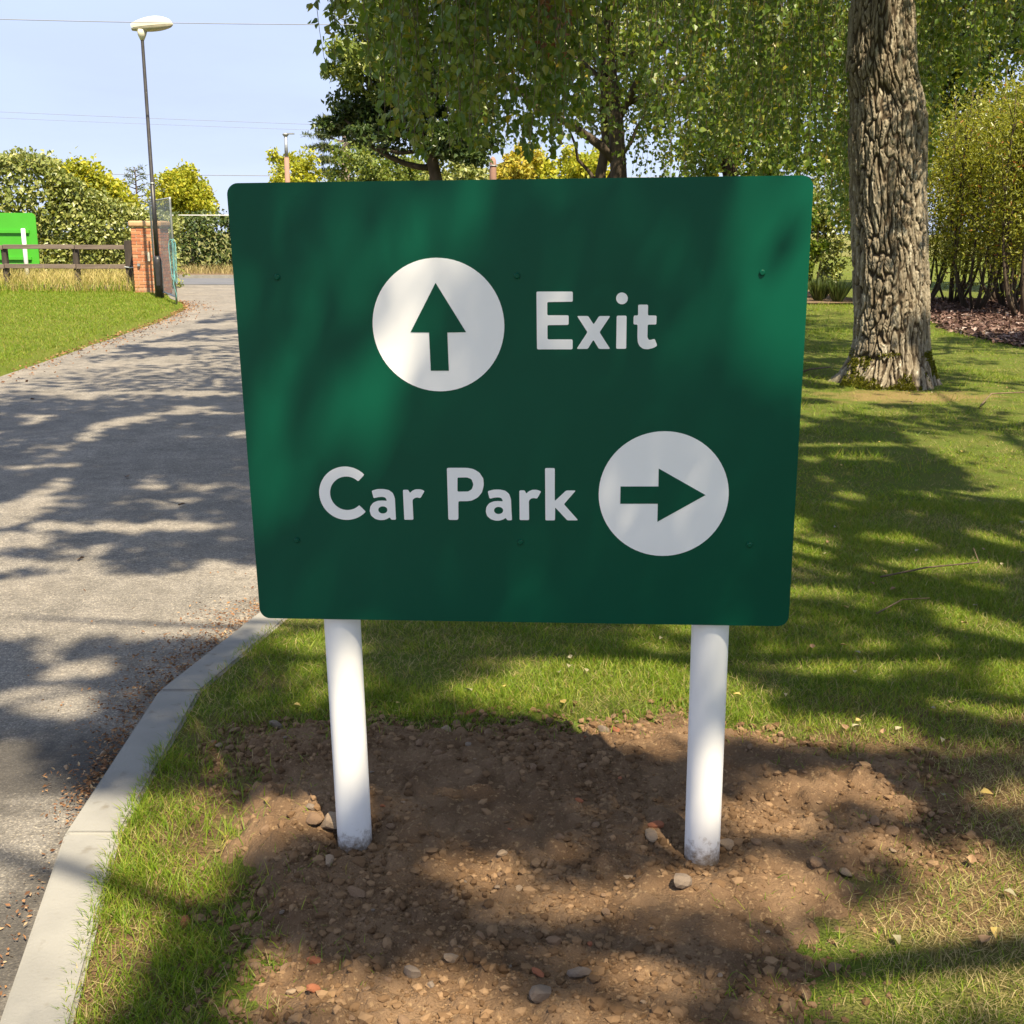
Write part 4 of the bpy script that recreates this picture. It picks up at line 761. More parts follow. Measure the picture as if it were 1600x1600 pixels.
# ------------------------------------------------------------------ weeping strands of birch leaves
def strands(specs, step, L, W, fine, mt, parent, origin, lean=.12, twig=.0022, nm='hanging_leaves'):
    """specs: (x, y, ztop, zbot) of each hanging twig"""
    ps, ds = [], []; gt = Geo()
    for (x, y, z1, z0) in specs:
        n = max(4, int((z1 - z0) / .12)); t = np.linspace(0, 1, n)
        ph = RNG.uniform(0, 6.28, 2); am = RNG.uniform(.02, .10, 2)
        lx, ly = RNG.normal(size=2) * lean
        X_ = x + lx * (t - 1) * (z1 - z0) + am[0] * np.sin(3 * t + ph[0]); Y_ = y + ly * (t - 1) * (z1 - z0) + am[1] * np.sin(3 * t + ph[1]); Z_ = z1 - (z1 - z0) * t
        c = np.stack([X_, Y_, Z_], -1)
        gt.tube(c - origin, np.linspace(twig * 1.6, twig * .6, n), 3, cap=False)
        m_ = max(2, int((z1 - z0) / step)); q = np.sort(RNG.random(m_)); q = q ** .85
        pp = np.stack([np.interp(q, t, c[:, a]) for a in range(3)], -1)
        ps.append(pp + RNG.normal(size=pp.shape) * .012); a_ = RNG.uniform(0, 6.28, m_); sp = RNG.uniform(.25, 1.1, m_)
        ds.append(np.stack([np.cos(a_) * sp, np.sin(a_) * sp, np.full(m_, -.8) + .5 * RNG.normal(size=m_)], -1))
    ps = np.concatenate(ps); ds = np.concatenate(ds); n = len(ps)
    ds = unit(ds); st_ = ps + ds * .018
    nr = rdir(n, (0, 0, .35)); sz = RNG.uniform(.7, 1.2, n)
    o = Geo().add(*leaves(st_ - origin, ds, nr, L * sz, W * sz, .12, fine)).obj(nm, mt, parent); tag(o, kind='stuff')
    t_ = gt.obj('hanging_twigs', M['twig'], parent); tag(t_, kind='stuff')
def at(px, py, Yd):
    """world point seen at a pixel, at distance Yd along the ground"""
    a, b = (px - 800) / F_PX, (800 - py) / F_PX
    d = _fw + _rt * a + _up * b; s = Yd / d.y
    return d.x * s, Yd, CAM_H + d.z * s
# near strands of the birch standing outside the picture on the right
bir2 = tag(empty('birch_tree', (4.6, 0.4, 0)), 'overhanging birch whose large hanging leaves fill the top middle above the sign', 'tree')
B2 = np.array([4.6, .4, 0])
sp = []
for k in range(205):
    px = 555 + 400 * RNG.beta(1.5, 1.6); Yd = RNG.uniform(5.6, 8.2)
    lowest = 215 + 55 * vnoise(px * .02, 3.3) - 130 * sstep(620, 545, px) - 60 * sstep(880, 950, px)
    py = lowest - 190 * RNG.random() ** 1.6
    x, y, z = at(px, py, Yd); sp.append((x, y, z + 1.6 + RNG.random(), z))
for px, py in ((522, 95), (532, 60), (545, 105), (560, 70), (512, 40), (548, 20)):
    x, y, z = at(px, py, 6.2); sp.append((x, y, z + 1.2, z))
strands(sp, .030, .050, .040, True, M['birch_leaf'], bir2, B2, lean=.05)
g = Geo()
g.tube(limb((0, 0, -.2), (-.2, .1, 9), .02, 12), np.linspace(.34, .1, 12), 14); g.obj('trunk', M['bark_dark'], bir2, True)
g = Geo()
for k in range(30):
    a = k * 2.399; rr_ = 3.5 + 3.6 * RNG.random(); z0 = 3.4 + 4 * RNG.random(); g.tube(limb((-.1, 0, z0), (rr_ * math.cos(a), rr_ * math.sin(a), z0 + 1 + 3 * RNG.random()), .12, 9), np.linspace(.085, .012, 9), 6)
for e in ((-4.4, 5.8, 4.2), (-5.2, 6.6, 4.0), (-3.8, 7.0, 4.4), (-6.2, 3.6, 5.2)):
    g.tube(limb((-.1, 0, 4.5), e, .06, 10), np.linspace(.08, .012, 10), 6)
g.obj('limbs', M['bark_dark'], bir2, True)
pts = blob((2.0, 1.1, 8.0), (7.6, 7.2, 3.6), 150000, .18, 190, .45, -.7)
pts, sz_ = refine(pts[sun_keep(pts)]); crown('crown', bir2, pts - B2, .13, .105, M['birch_leaf'], size=sz_)
sp = []
for px, py in ((840, 95), (850, 60), (862, 80), (868, 110), (838, 30)):
    x, y, z = at(px, py, 6.6); sp.append((x, y, z + .30, z))
strands(sp, .022, .05, .035, True, M['brown_leaf'], bir2, B2, nm='withered_leaves')
# hanging curtain of the old birch: right part of the picture
sp = []
for k in range(640):
    px = RNG.uniform(1000, 1660) if k < 520 else RNG.uniform(1430, 1660); Yd = RNG.uniform(9.5, 16)
    if 1290 < px < 1470: Yd = RNG.uniform(12.6, 17)
    low = 250 + 60 * vnoise(px * .012, 1.7) - 150 * sstep(1440, 1480, px) + 70 * sstep(1260, 1300, px) * (px < 1345)
    if px < 1100: low -= 60
    py = low - 300 * RNG.random() ** 1.3
    x, y, z = at(px, py, Yd); sp.append((x, y, z + 1.0 + 1.6 * RNG.random(), z))
strands(sp, .034, .058, .046, False, M['birch_leaf'], birch, B0, lean=.05)

# ------------------------------------------------------------------ slimmer birch behind the sign
mid = tag(empty('birch_tree', (1.80, 20.0, 0)), 'slimmer dark trunked birch growing behind the top of the sign', 'tree')
B3 = np.array([1.80, 20.0, 0])
g = Geo(); g.tube([(-.02, 0, -.2), (0, 0, 1.2), (-.03, 0, 2.3), (-.10, 0, 3.2), (-.25, 0, 4.2), (-.30, 0, 5.6), (-.4, 0, 8)], [.19, .16, .14, .125, .11, .09, .04], 12); g.obj('trunk', M['bark_dark'], mid, True)
g = Geo(); g.tube([(-.03, 0, 2.55), (-.35, -.05, 2.85), (-.8, -.1, 3.15), (-1.5, -.2, 3.5), (-2.2, -.2, 4.2)], [.09, .075, .06, .045, .02], 8)
g.tube([(-.12, 0, 3.3), (-.30, -.1, 3.65), (-.40, -.15, 4.1), (-.9, -.2, 5)], [.08, .07, .055, .02], 8); g.tube([(-.1, 0, 3.2), (.4, -.1, 4.2), (1.2, -.1, 5)], [.07, .05, .02], 8)
for k in range(14):
    a = k * 2.4; z0 = 3.4 + .3 * k; g.tube(limb((-.2, 0, z0), (2.6 * math.cos(a), 2.6 * math.sin(a), z0 + 1.2), .1), np.linspace(.05, .01, 7), 5)
g.obj('limbs', M['bark_dark'], mid, True)
sp = []
for k in range(640):
    px = 690 + 640 * RNG.random(); Yd = RNG.uniform(16.5, 22.5)
    low = 215 + 75 * vnoise(px * .015, 7.7) + 55 * sstep(960, 1040, px) + 40 * sstep(1250, 1330, px) - 40 * sstep(760, 690, px)
    py = low - 330 * RNG.random() ** 1.2
    if 885 < px < 945 and 40 < py < 150: continue
    x, y, z = at(px, py, Yd); sp.append((x, y, z + .9 + 1.4 * RNG.random(), z))
strands(sp, .035, .072, .056, False, M['birch_leaf'], mid, B3, lean=.05, twig=.003)
pts = blob((1.6, 20.2, 7.8), (4.6, 3.5, 3.2), 14000, .22, 60, .4, -.8); crown('crown', mid, pts - B3, .12, .10, M['birch_leaf'])

# ------------------------------------------------------------------ trees further back
simple_tree('oak_tree', 'dark evergreen tree behind the sign with pale leafy outer branches', 'tree', (-2.0, 30), (-2.2, 30, 5.5), .22,
    [((-2.0, 30, 3.0), (-4.2, 29.5, 4.2), .09), ((-2.0, 30, 3.2), (-.8, 29.6, 4.4), .08), ((-2.1, 30, 3.6), (-3.8, 30.2, 6.2), .09), ((-2.1, 30, 3.4), (-3.3, 29, 3.4), .07)],
    [(np.concatenate([blob((-2.4, 30, 4.9), (2.0, 1.8, 1.7), 15000, .24, 60, .5, -.85), blob((-3.7, 29.8, 3.95), (1.1, .8, .38), 2600, .3, 16, .5), blob((-1.3, 30, 3.7), (1.3, 1.0, .7), 4200, .3, 20, .5)]), .15, .085, M['oak_leaf']),
     (np.concatenate([blob((-3.6, 29.2, 5.35), (1.05, .8, .75), 3800, .3, 22, .5), blob((-3.0, 29.0, 6.4), (1.4, 1.0, 1.0), 3600, .3, 22, .5), blob((-2.6, 28.8, 4.7), (.9, .6, .5), 1400, .3, 14, .5)]), .17, .06, M['ash_leaf'])])
# tall trees behind the hedge on the right
for (x, y, cz, rx, rz, mt, lab, nn) in (
        (5.4, 30, 5.2, 2.6, 3.6, 'birch_leaf', 'leafy tree far behind the right corner of the sign', 13000),
        (9.6, 31, 5.8, 3.0, 4.2, 'ash_leaf', 'pale leafy tree directly behind the furrowed trunk', 22000),
        (13.6, 30, 6.0, 3.4, 4.6, 'oak_leaf', 'dark leafy tree behind the tall shrubs at the right edge', 26000),
        (2.6, 33, 6.6, 2.6, 2.6, 'hedge_leaf', 'leafy tree far behind the slim dark trunk', 9000)):
    simple_tree('broadleaf_tree', lab, 'tree', (x, y), (x, y, cz), .2, [((x, y, 2.5), (x - 1.2, y - .5, 4.6), .07), ((x, y, 2.8), (x + 1.3, y - .4, 5), .07)],
                [(blob((x, y, cz), (rx, 2.4, rz), nn, .20, 90, .45, -.95), .16, .11, M[mt])], group='trees behind the lawn')
# autumn trees across the road
for (x, y, zt, rx, rz, mt, lab, nm) in (
        (-9.9, 55, 3.15, 1.75, 2.0, 'lime_leaf', 'yellow-green tree behind the distant street lamp', 'maple_tree'),
        (-14.15, 52, 2.5, 1.65, 1.65, 'lime_leaf', 'rounded yellow-green tree right of the tall lamp', 'maple_tree'),
        (-5.4, 48, 3.0, 1.9, 2.0, 'ash_leaf', 'yellowish tree just left of the dark evergreen, above the sign edge', 'maple_tree'),
        (-2.2, 49, 3.1, 1.9, 1.7, 'hedge_leaf', 'olive green tree under the dark evergreen branches', 'maple_tree'),
        (0.15, 45, 3.2, 1.15, 1.35, 'gold_leaf', 'golden orange tree beside the salmon post', 'maple_tree'),
        (2.6, 46, 3.2, 1.7, 1.6, 'lime_leaf', 'lime yellow tree left of the slim dark trunk', 'maple_tree')):
    simple_tree(nm, lab, 'tree', (x, y), (x, y, zt), .14, [((x, y, 1.4), (x - .7, y, 2.8), .05), ((x, y, 1.5), (x + .7, y, 2.8), .05)],
                [(blob((x, y, zt), (rx, rx, rz), 9000, .24, 70, .45), .19, .12, M[mt])], group='autumn trees across the road')
# pine
pine = tag(empty('pine_tree', (-8.5, 60, 0)), 'distant pine with flat tiers of needles left of the dark evergreen', 'tree'); BP = np.array([-8.5, 60, 0])
g = Geo(); g.tube([(0, 0, -.2), (.05, 0, 3), (.2, 0, 5.6), (.1, 0, 7.4)], [.32, .26, .20, .08], 10); g.obj('trunk', M['pine_bark'], pine, True)
tiers = [((-.95, 0, 6.05), (.9, .8, .16)), ((.9, 0, 6.4), (.9, .8, .18)), ((-.9, 0, 5.45), (.95, .8, .15)), ((-.6, 0, 4.85), (.8, .7, .13)), ((-.6, 0, 4.2), (.5, .5, .14)), ((.2, 0, 7.2), (1.1, .9, .30)), ((.6, 0, 5.6), (.7, .6, .15)), ((-.3, 0, 6.7), (1.0, .9, .18))]
g = Geo(); cp_ = []
for c, r in tiers: g.tube(limb((.12, 0, c[2] - .35), c, .1), np.linspace(.08, .02, 7), 5); cp_.append(blob(c, r, 700, .35, 14, .6))
g.obj('limbs', M['pine_bark'], pine, True); crown('crown', pine, np.concatenate(cp_), .26, .05, M['conifer'], droop=.2)
con = tag(empty('conifer_tree', (-18.9, 60, 0)), 'sparse distant conifer top just left of the lamp column', 'tree')
g = Geo(); g.tube([(0, 0, 0), (0, 0, 4.5)], [.12, .02], 8); cp_ = []
for k in range(30):
    z = 1.5 + 2.9 * k / 30; a = k * 2.4; L_ = .95 * (1 - (z - 1.2) / 4.6) + .12; e = (L_ * math.cos(a), L_ * math.sin(a), z + .18); g.tube([(0, 0, z), e], [.03, .01], 4); cp_.append(blob((e[0] * .8, e[1] * .8, e[2]), (.22, .22, .1), 26, .5, 5, .6))
g.obj('trunk', M['bark_dark'], con, True); crown('crown', con, np.concatenate(cp_), .20, .05, M['conifer'])

# ------------------------------------------------------------------ hedges
def hedge(name, label, cat, x0, x1, y0, y1, top, n, L, W, mt, low=0.0, stems=8, group=None):
    t = tag(empty(name, ((x0 + x1) / 2, (y0 + y1) / 2, 0)), label, cat, group); b = np.array([(x0 + x1) / 2, (y0 + y1) / 2, 0])
    x = RNG.uniform(x0, x1, n); tp = top(x); q = RNG.random(n)
    y = np.where(q < .62, y0 + .28 * RNG.random(n) ** 1.5 * (y1 - y0), RNG.uniform(y0, y1, n))
    z = low + (tp - low) * np.where(q > .85, 1 - .12 * RNG.random(n) ** 2, RNG.random(n))
    y = y + .22 * (fbm(x * 1.6, z * 1.6, 3, 6) - .5) * 2 + .35 * np.clip(z / np.maximum(tp, .1) - .7, 0, 1)
    z = z + .10 * RNG.normal(size=n) * (q > .85)
    pts = np.stack([x, y, z], -1); d = rdir(n, (0, -.35, -.5)); nr = rdir(n, (0, -.7, .5)); sz = RNG.uniform(.6, 1.3, n)
    o = Geo().add(*leaves(pts - b, d, nr, L * sz, W * sz)).obj('foliage', M[mt], t); tag(o, kind='stuff')
    g = Geo()
    for k in range(stems):
        xx = x0 + (x1 - x0) * (k + .5) / stems; g.tube(limb((xx - b[0], 0, -.1), (xx - b[0] + RNG.normal() * .3, .1, top(np.array([xx]))[0] * .8), .06), np.linspace(.03, .008, 7), 5)
    tag(g.obj('stems', M['bark_dark'], t, True), kind='stuff'); return t
tt_ = lambda x: np.interp(x, [-24, -14.2, -13.0, -12.4, -11.6, -11.1], [3.3, 3.25, 3.4, 3.2, 2.9, 2.4]) + .35 * (fbm(x * 1.7, x * 0, 3) - .5)
hedge('tall_hedge', 'tall big-leaved hedge behind the lime green board and fence', 'hedge', -24, -10.9, 31.2, 33.0, tt_, 34000, .14, .10, 'hedge_leaf', stems=20)
hedge('yellow_shrub', 'yellowing leafy shrub crowning the right end of the tall hedge', 'shrub', -12.4, -10.3, 31.9, 33.1, lambda x: np.interp(x, [-12.4, -11.6, -10.9, -10.3], [3.2, 3.2, 2.75, 2.2]) + .3 * (fbm(x * 3, x * 0, 3) - .5), 5200, .13, .09, 'lime_leaf', low=1.8, stems=3)
hedge('green_shrub', 'dull green bush between tall hedge and brick pillar', 'shrub', -11.2, -8.9, 31.0, 32.4, lambda x: np.interp(x, [-11.2, -10.2, -8.9], [2.4, 2.1, 1.75]) + .3 * (fbm(x * 2, x * 0, 3) - .5), 6500, .11, .07, 'hedge_leaf', stems=5)
hedge('clipped_hedge', 'long dark clipped hedge on the far side of the road', 'hedge', -22, 6, 41.2, 42.6, lambda x: 1.95 + .12 * (fbm(x * 2, x * 0, 3) - .5), 26000, .15, .11, 'hedge_dark', stems=30)
g = Geo(); g.tube([(-8, 0, 1.95), (8, 0, 1.98)], .016, 6); rail_t = tag(empty('boundary_rail', (-6, 40.9, 0)), 'thin white rail running along the top of the clipped hedge', 'railing'); g.obj('rail', M['board_post'], rail_t)
for x in np.arange(-8, 8.1, 4): Geo().tube([(x, .9, 0), (x, .9, 1.9), (x, 0.0, 1.955 + .00375 * (x / 2 - 4) * 0)], .012, 6).obj('upright', M['galv'], rail_t)

# ------------------------------------------------------------------ multi-stemmed shrubs on the right, leaf-litter bed
def shrub_meshes(h, n, seed):
    r_ = np.random.default_rng(seed); st = []; tips = []
    for k in range(9):
        a = r_.uniform(0, 6.28); sp_ = r_.uniform(.15, .75); p0 = np.array([.09 * math.cos(a), .09 * math.sin(a), -.05]); e = np.array([sp_ * math.cos(a), sp_ * math.sin(a), h * r_.uniform(.75, 1.0)])
        t = np.linspace(0, 1, 9)[:, None]; p = p0 + (e - p0) * t; p[:, :2] += (np.array([math.cos(a), math.sin(a)]) * .25 * np.sin(np.pi * t ** .6)); p += r_.normal(size=p.shape) * .02
        st.append((p, np.linspace(r_.uniform(.022, .045), .006, 9)))
        for q in range(6):
            f = r_.uniform(.22, .9); b_ = p[int(f * 8)]; e2 = b_ + np.array([r_.normal() * .32, r_.normal() * .32, r_.uniform(.3, .9)]); st.append((np.linspace(b_, e2, 5) + r_.normal(size=(5, 3)) * .02, np.linspace(.012, .004, 5)))
        tips.append(p)
    g = Geo()
    for p, rr_ in st: g.tube(p, rr_, 5)
    segs = np.concatenate([p[1:] for p, _ in st]); wgt = sstep(.35, 1.5, segs[:, 2]) + .05; wgt /= wgt.sum()
    c = segs[r_.choice(len(segs), n, p=wgt)] + r_.normal(size=(n, 3)) * np.array([.20, .20, .22])
    c = c[c[:, 2] > .38]
    d = unit(r_.normal(size=c.shape) + np.array([0, 0, .5])); nr = unit(r_.normal(size=c.shape) + np.array([0, 0, .5])); s_ = r_.uniform(.7, 1.2, len(c))
    return g, Geo().add(*leaves(c, d, nr, .090 * s_, .034 * s_))
kinds = [tuple((a.mesh('stems', M['bark_dark'], True), b.mesh('foliage', M['photinia_leaf']))) for a, b in (shrub_meshes(4.3, 9000, s) for s in (1, 2, 3))]
spots = [(8.35, 23.9, .92, 'nearest the furrowed trunk'), (9.15, 24.3, 1.0, 'second from the furrowed trunk'), (8.75, 22.2, .95, 'third from the furrowed trunk, at the front'), (9.75, 22.9, 1.02, 'fourth from the furrowed trunk'), (8.95, 20.4, .98, 'leaning at the right picture edge'), (10.4, 24.8, 1.1, 'behind the others near the right edge'), (10.3, 21.2, 1.05, 'partly cut off by the right edge'), (7.7, 25.4, .8, 'half hidden behind the furrowed trunk')]
for k, (x, y, s, lab) in enumerate(spots):
    t = tag(empty('tall_shrub', (x, y, 0), k * 1.3), 'tall multi-stemmed shrub ' + lab, 'shrub', 'tall shrubs in the leaf-litter bed'); t.scale = (s, s, s)
    link('stems', kinds[k % 3][0], t); tag(link('foliage', kinds[k % 3][1], t), kind='stuff')
bed = sheet('planting_bed', lambda y: np.interp(y, [14.6, 15.6, 18, 21.5, 24.6, 25.6], [7.2, 6.75, 6.75, 7.6, 8.0, 8.6]), const(13), np.linspace(14.6, 25.6, 30), 40, lambda X, Y: .012 + .03 * fbm(X * 2, Y * 2, 3), M['earth'])
sheet('shrub_bed', lambda y: np.interp(y, [24.3, 26, 31], [3.5, 3.4, 3.2]), const(7.6), np.linspace(24.4, 31, 16), 24, lambda X, Y: .012 + .03 * fbm(X * 2, Y * 2, 3), M['earth'])
N = 16000; y = RNG.uniform(14.6, 25.6, N); x0 = np.interp(y, [14.6, 15.6, 18, 21.5, 24.6, 25.6], [7.2, 6.75, 6.75, 7.6, 8.0, 8.6]) - .15; x = x0 + (11.5 - x0) * RNG.random(N)
o = Geo().add(*leaves(np.stack([x, y, .03 + .05 * RNG.random(N)], -1), rdir(N, k=1) * np.array([1, 1, .3]), rdir(N, (0, 0, 1.2)), RNG.uniform(.05, .13, N), RNG.uniform(.03, .06, N))).obj('leaf_litter', M['mulch'])
tag(o, 'dark brown leaf litter covering the bed under the tall shrubs', 'leaf litter', kind='stuff')
for (x, y, r, hgt, mt, lab, nn) in ((6.35, 26.4, .75, 1.9, 'birch_leaf', 'mid green bush just right of the sign panel', 3400), (7.2, 28.0, .9, 2.6, 'hedge_leaf', 'paler bush between the sign and the furrowed trunk', 3600), (5.6, 27.2, .7, 1.7, 'hedge_dark', 'dark bush half hidden by the right edge of the sign', 2600)):
    t = tag(empty('bush', (x, y, 0)), lab, 'bush', 'bushes behind the sign'); g = Geo()
    for k in range(6): g.tube(limb((0, 0, -.05), (r * .6 * math.cos(k), r * .6 * math.sin(k), hgt * .8), .08), np.linspace(.025, .006, 7), 5)
    tag(g.obj('stems', M['bark_dark'], t, True), kind='stuff'); crown('foliage', t, blob((0, 0, hgt * .58), (r, r, hgt * .52), nn, .25, 40, .5), .11, .075, M[mt])
for k, (x, y) in enumerate(((6.05, 25.0), (6.6, 25.2), (6.95, 25.0))):
    nb = 240; a = RNG.uniform(0, 6.28, nb); sp_ = RNG.uniform(.1, .6, nb); base = np.stack([.10 * np.cos(a) * RNG.random(nb), .10 * np.sin(a) * RNG.random(nb), np.zeros(nb)], -1)
    o = Geo().add(*leaves(base, np.stack([np.cos(a) * sp_, np.sin(a) * sp_, np.ones(nb)], -1), rdir(nb), RNG.uniform(.3, .62, nb), .03)).obj('strappy_plant', M['hedge_dark'], loc=(x, y, .02))
    tag(o, ('strappy dark plant nearest the sign edge', 'strappy dark plant in the middle below the bush', 'strappy dark plant nearest the furrowed trunk')[k], 'plant', 'strappy plants at the lawn edge')

# ------------------------------------------------------------------ grass
def blades(x, y, z, L, W, lean, bend=0.5, two=True):
    n = len(x); a = RNG.uniform(0, 6.28, n); b = RNG.uniform(0, 6.28, n); le = lean * RNG.random(n) ** .7
    b0 = np.stack([x, y, z], -1); s = np.stack([np.cos(b), np.sin(b), np.zeros(n)], -1) * W[:, None] * .5
    o = np.stack([np.cos(a) * le, np.sin(a) * le, np.ones(n)], -1); o = unit(o)
    o2 = unit(o + np.stack([np.cos(a), np.sin(a), -.35 * np.ones(n)], -1) * (bend * RNG.random(n))[:, None])
    if two:
        m_ = b0 + o * L[:, None] * .55; t_ = m_ + o2 * L[:, None] * .45
        v = np.stack([b0 - s, b0 + s, m_ + s * .8, m_ - s * .8, t_], 1).reshape(-1, 3); k = (np.arange(n) * 5)[:, None]
        return v, k + np.array([[0, 1, 2, 3]]), k + np.array([[3, 2, 4]])
    v = np.stack([b0 - s, b0 + s, b0 + o2 * L[:, None]], 1).reshape(-1, 3); k = (np.arange(n) * 3)[:, None]
    return v, k + np.array([[0, 1, 2]])
def in_view(x, y, mx=.03): return np.abs(x) < (0.4444 + mx) * (y * .9715 + .356) + .12
# near turf round the soil patch
N = 700000
y = 1.75 + 4.6 * RNG.random(N) ** 1.15; x = RNG.uniform(-1.1, 3.2, N)
ok = in_view(x, y) & (x > lawn_left_edge(y) - .012); x, y = x[ok], y[ok]
sd = soil_sd(x, y)
thin = fbm(x * 2.1, y * 2.1, 3, 14); patch = fbm(x * 5, y * 5, 3, 17)
worn = sstep(.55, 1.1, x) * sstep(3.6, 2.7, y)                       # trodden, dry corner right of the soil
worn = np.maximum(worn, .85 * np.exp(-((x - 1.3) / .5) ** 2 - ((y - 2.75) / .5) ** 2))
worn = np.maximum(worn, .55 * np.exp(-((x + .84) / .10) ** 2) * (y < 3.3) * (fbm(x * 5, y * 4, 3, 44) > .5))
worn = np.maximum(worn, .8 * np.exp(-((x - 1.75) / .35) ** 2 - ((y - 3.25) / .25) ** 2))
dens = (.25 * sstep(-.16, .02, sd) + .75 * sstep(-.03, .13, sd)) * (0.34 + 0.66 * sstep(.38, .58, thin)) * (.45 + .55 * sstep(.38, .6, patch)) * (1 - .75 * worn) + .02 * (sd > -.25)
dens *= np.where(y < 3.6, 1.0, .78)
ok = RNG.random(len(x)) < dens; gx_, gy_ = x[ok], y[ok]; n = len(gx_)
strip = sstep(-.50, -.7, gx_) * sstep(3.4, 3.0, gy_)
L = RNG.uniform(.016, .042, n) * (0.75 + .6 * fbm(gx_ * 4, gy_ * 4, 2, 3)) * (1 + .35 * strip); Wd = RNG.uniform(.0012, .0026, n)
tag(Geo().add(*blades(gx_, gy_, np.maximum(soil_h(gx_, gy_), 0) - .004, L, Wd, 1.3, .9)).obj('grass', M['grass']), 'short green turf growing round the soil patch', 'grass', kind='stuff')
dn = .05 * (sd > -.10) + sstep(-.02, .12, sd) * (.30 * worn + .09 + .16 * sstep(.55, .40, thin))
ok = RNG.random(len(x)) < dn * .62; dx, dy = x[ok], y[ok]; n = len(dx)
tag(Geo().add(*blades(dx, dy, np.maximum(soil_h(dx, dy), 0), RNG.uniform(.015, .05, n), RNG.uniform(.001, .0022, n), 3.2, .9)).obj('dry_grass', M['grass_dry']), 'flattened straw coloured grass round the soil', 'grass', kind='stuff')
# middle and far right lawn
N = 330000; y = 6.2 + 18.6 * RNG.random(N) ** 1.7; x = RNG.uniform(-1, 12, N)
ok = in_view(x, y) & (x > lawn_left_edge(y)) & (x > .20 * y - .6) & (RNG.random(N) < .30 + .70 * sstep(.38, .58, fbm(x * 1.7, y * 1.7, 3, 14))) & (RNG.random(N) > .45 * np.exp(-((x - 3.7) / .9) ** 2 - ((y - 10.7) / .5) ** 2))
ok &= ~((np.hypot(x - 3.78, y - 11.62) < .5)); ok &= x < np.interp(y, [14, 14.6, 15.6, 18, 21.5, 25.6], [20, 7.2, 6.75, 6.75, 7.6, 8.6])
x, y = x[ok], y[ok]; n = len(x); k = 1 + (y - 6) * .05
gsp = RNG.random(n) < .93 - .35 * sstep(.52, .66, fbm(x * 1.1, y * 1.1, 3, 71))
tag(Geo().add(*blades(x[gsp], y[gsp], np.full(gsp.sum(), -.004), RNG.uniform(.020, .055, gsp.sum()) * k[gsp] ** .4 * (.6 + 1.3 * sstep(.42, .68, fbm(x[gsp] * 2.2, y[gsp] * 2.2, 3, 61))), RNG.uniform(.0030, .0055, gsp.sum()) * k[gsp], 1.2, .7, False)).obj('grass', M['grass']), 'shaded green grass of the right lawn round the tree', 'grass', kind='stuff')
gsp = ~gsp; tag(Geo().add(*blades(x[gsp], y[gsp], np.full(gsp.sum(), -.004), RNG.uniform(.02, .05, gsp.sum()), RNG.uniform(.0025, .0045, gsp.sum()) * k[gsp], 2.2, .7, False)).obj('dry_grass', M['grass_dry']), 'scattered straw blades in the right lawn', 'grass', kind='stuff')
# left lawn in the sun
N = 150000; y = 11.8 + 16.8 * RNG.random(N) ** 1.4; x = drive_left(y) - .02 - 9 * RNG.random(N)
ok = in_view(x, y); x, y = x[ok], y[ok]; n = len(x); k = 1 + (y - 12) * .06
tag(Geo().add(*blades(x, y, zl(x, y) - .004, RNG.uniform(.03, .055, n) * k ** .3, RNG.uniform(.005, .009, n) * k, 1.0, .6, False)).obj('grass', M['grass']), 'sunlit mown grass of the left lawn', 'grass', kind='stuff')
N = 7000; y = RNG.uniform(28.2, 31, N); x = -9.0 - 6 * RNG.random(N)
tag(Geo().add(*blades(x, y, np.zeros(N), RNG.uniform(.25, .75, N), RNG.uniform(.008, .016, N), .6, .7)).obj('tall_grass', M['straw']), 'tall straw coloured grass standing behind the rail fence', 'grass', kind='stuff')
N = 2500; y = RNG.uniform(27.6, 30.5, N); x = -8.95 - 6.2 * RNG.random(N) 
tag(Geo().add(*blades(x, y, np.zeros(N), RNG.uniform(.12, .5, N), RNG.uniform(.008, .014, N), .7, .7)).obj('tall_grass', M['grass']), 'green tufts of long grass at the foot of the fence', 'grass', kind='stuff')
N = 2500; x = RNG.uniform(-14, -4, N); y = RNG.uniform(39.5, 41.2, N)
tag(Geo().add(*blades(x, y, np.zeros(N) + .02, RNG.uniform(.12, .5, N), RNG.uniform(.012, .02, N), .7, .7)).obj('verge_grass', M['grass_dry']), 'rough verge grass below the clipped hedge', 'grass', kind='stuff')
# ------------------------------------------------------------------ litter along the road edges
N = 5200; y = 1.6 + 4.2 * RNG.random(N); d = RNG.gamma(1.3, .045, N) * (.6 + 1.3 * sstep(2.9, 4.2, y)); x = kerb_out(y) - .008 - d
ok = RNG.random(N) < .12 + .88 * sstep(2.75, 3.0, y) * sstep(.38, .52, fbm(x * 3, y * 3, 3, 2) + .08); x, y = x[ok], y[ok]; n = len(x)
tag(Geo().add(*leaves(np.stack([x, y, -.036 + .012 * RNG.random(n)], -1), rdir(n) * np.array([1, 1, .25]), rdir(n, (0, 0, 1.5)), RNG.uniform(.006, .022, n), RNG.uniform(.003, .009, n))).obj('kerb_litter', M['litter']), 'rusty brown leaf crumbs and needles gathered along the kerb', 'leaf litter', kind='stuff')
N = 1500; y = 11.5 + 14 * RNG.random(N) ** .7; x = drive_left(y) + RNG.gamma(1.3, .14, N) - .08
tag(Geo().add(*leaves(np.stack([x, y, -.03 + .02 * RNG.random(N)], -1), rdir(N) * np.array([1, 1, .3]), rdir(N, (0, 0, 1.5)), RNG.uniform(.02, .055, N), RNG.uniform(.01, .03, N))).obj('edge_litter', M['litter']), 'brown leaf crumbs along the edge of the left lawn', 'leaf litter', kind='stuff')

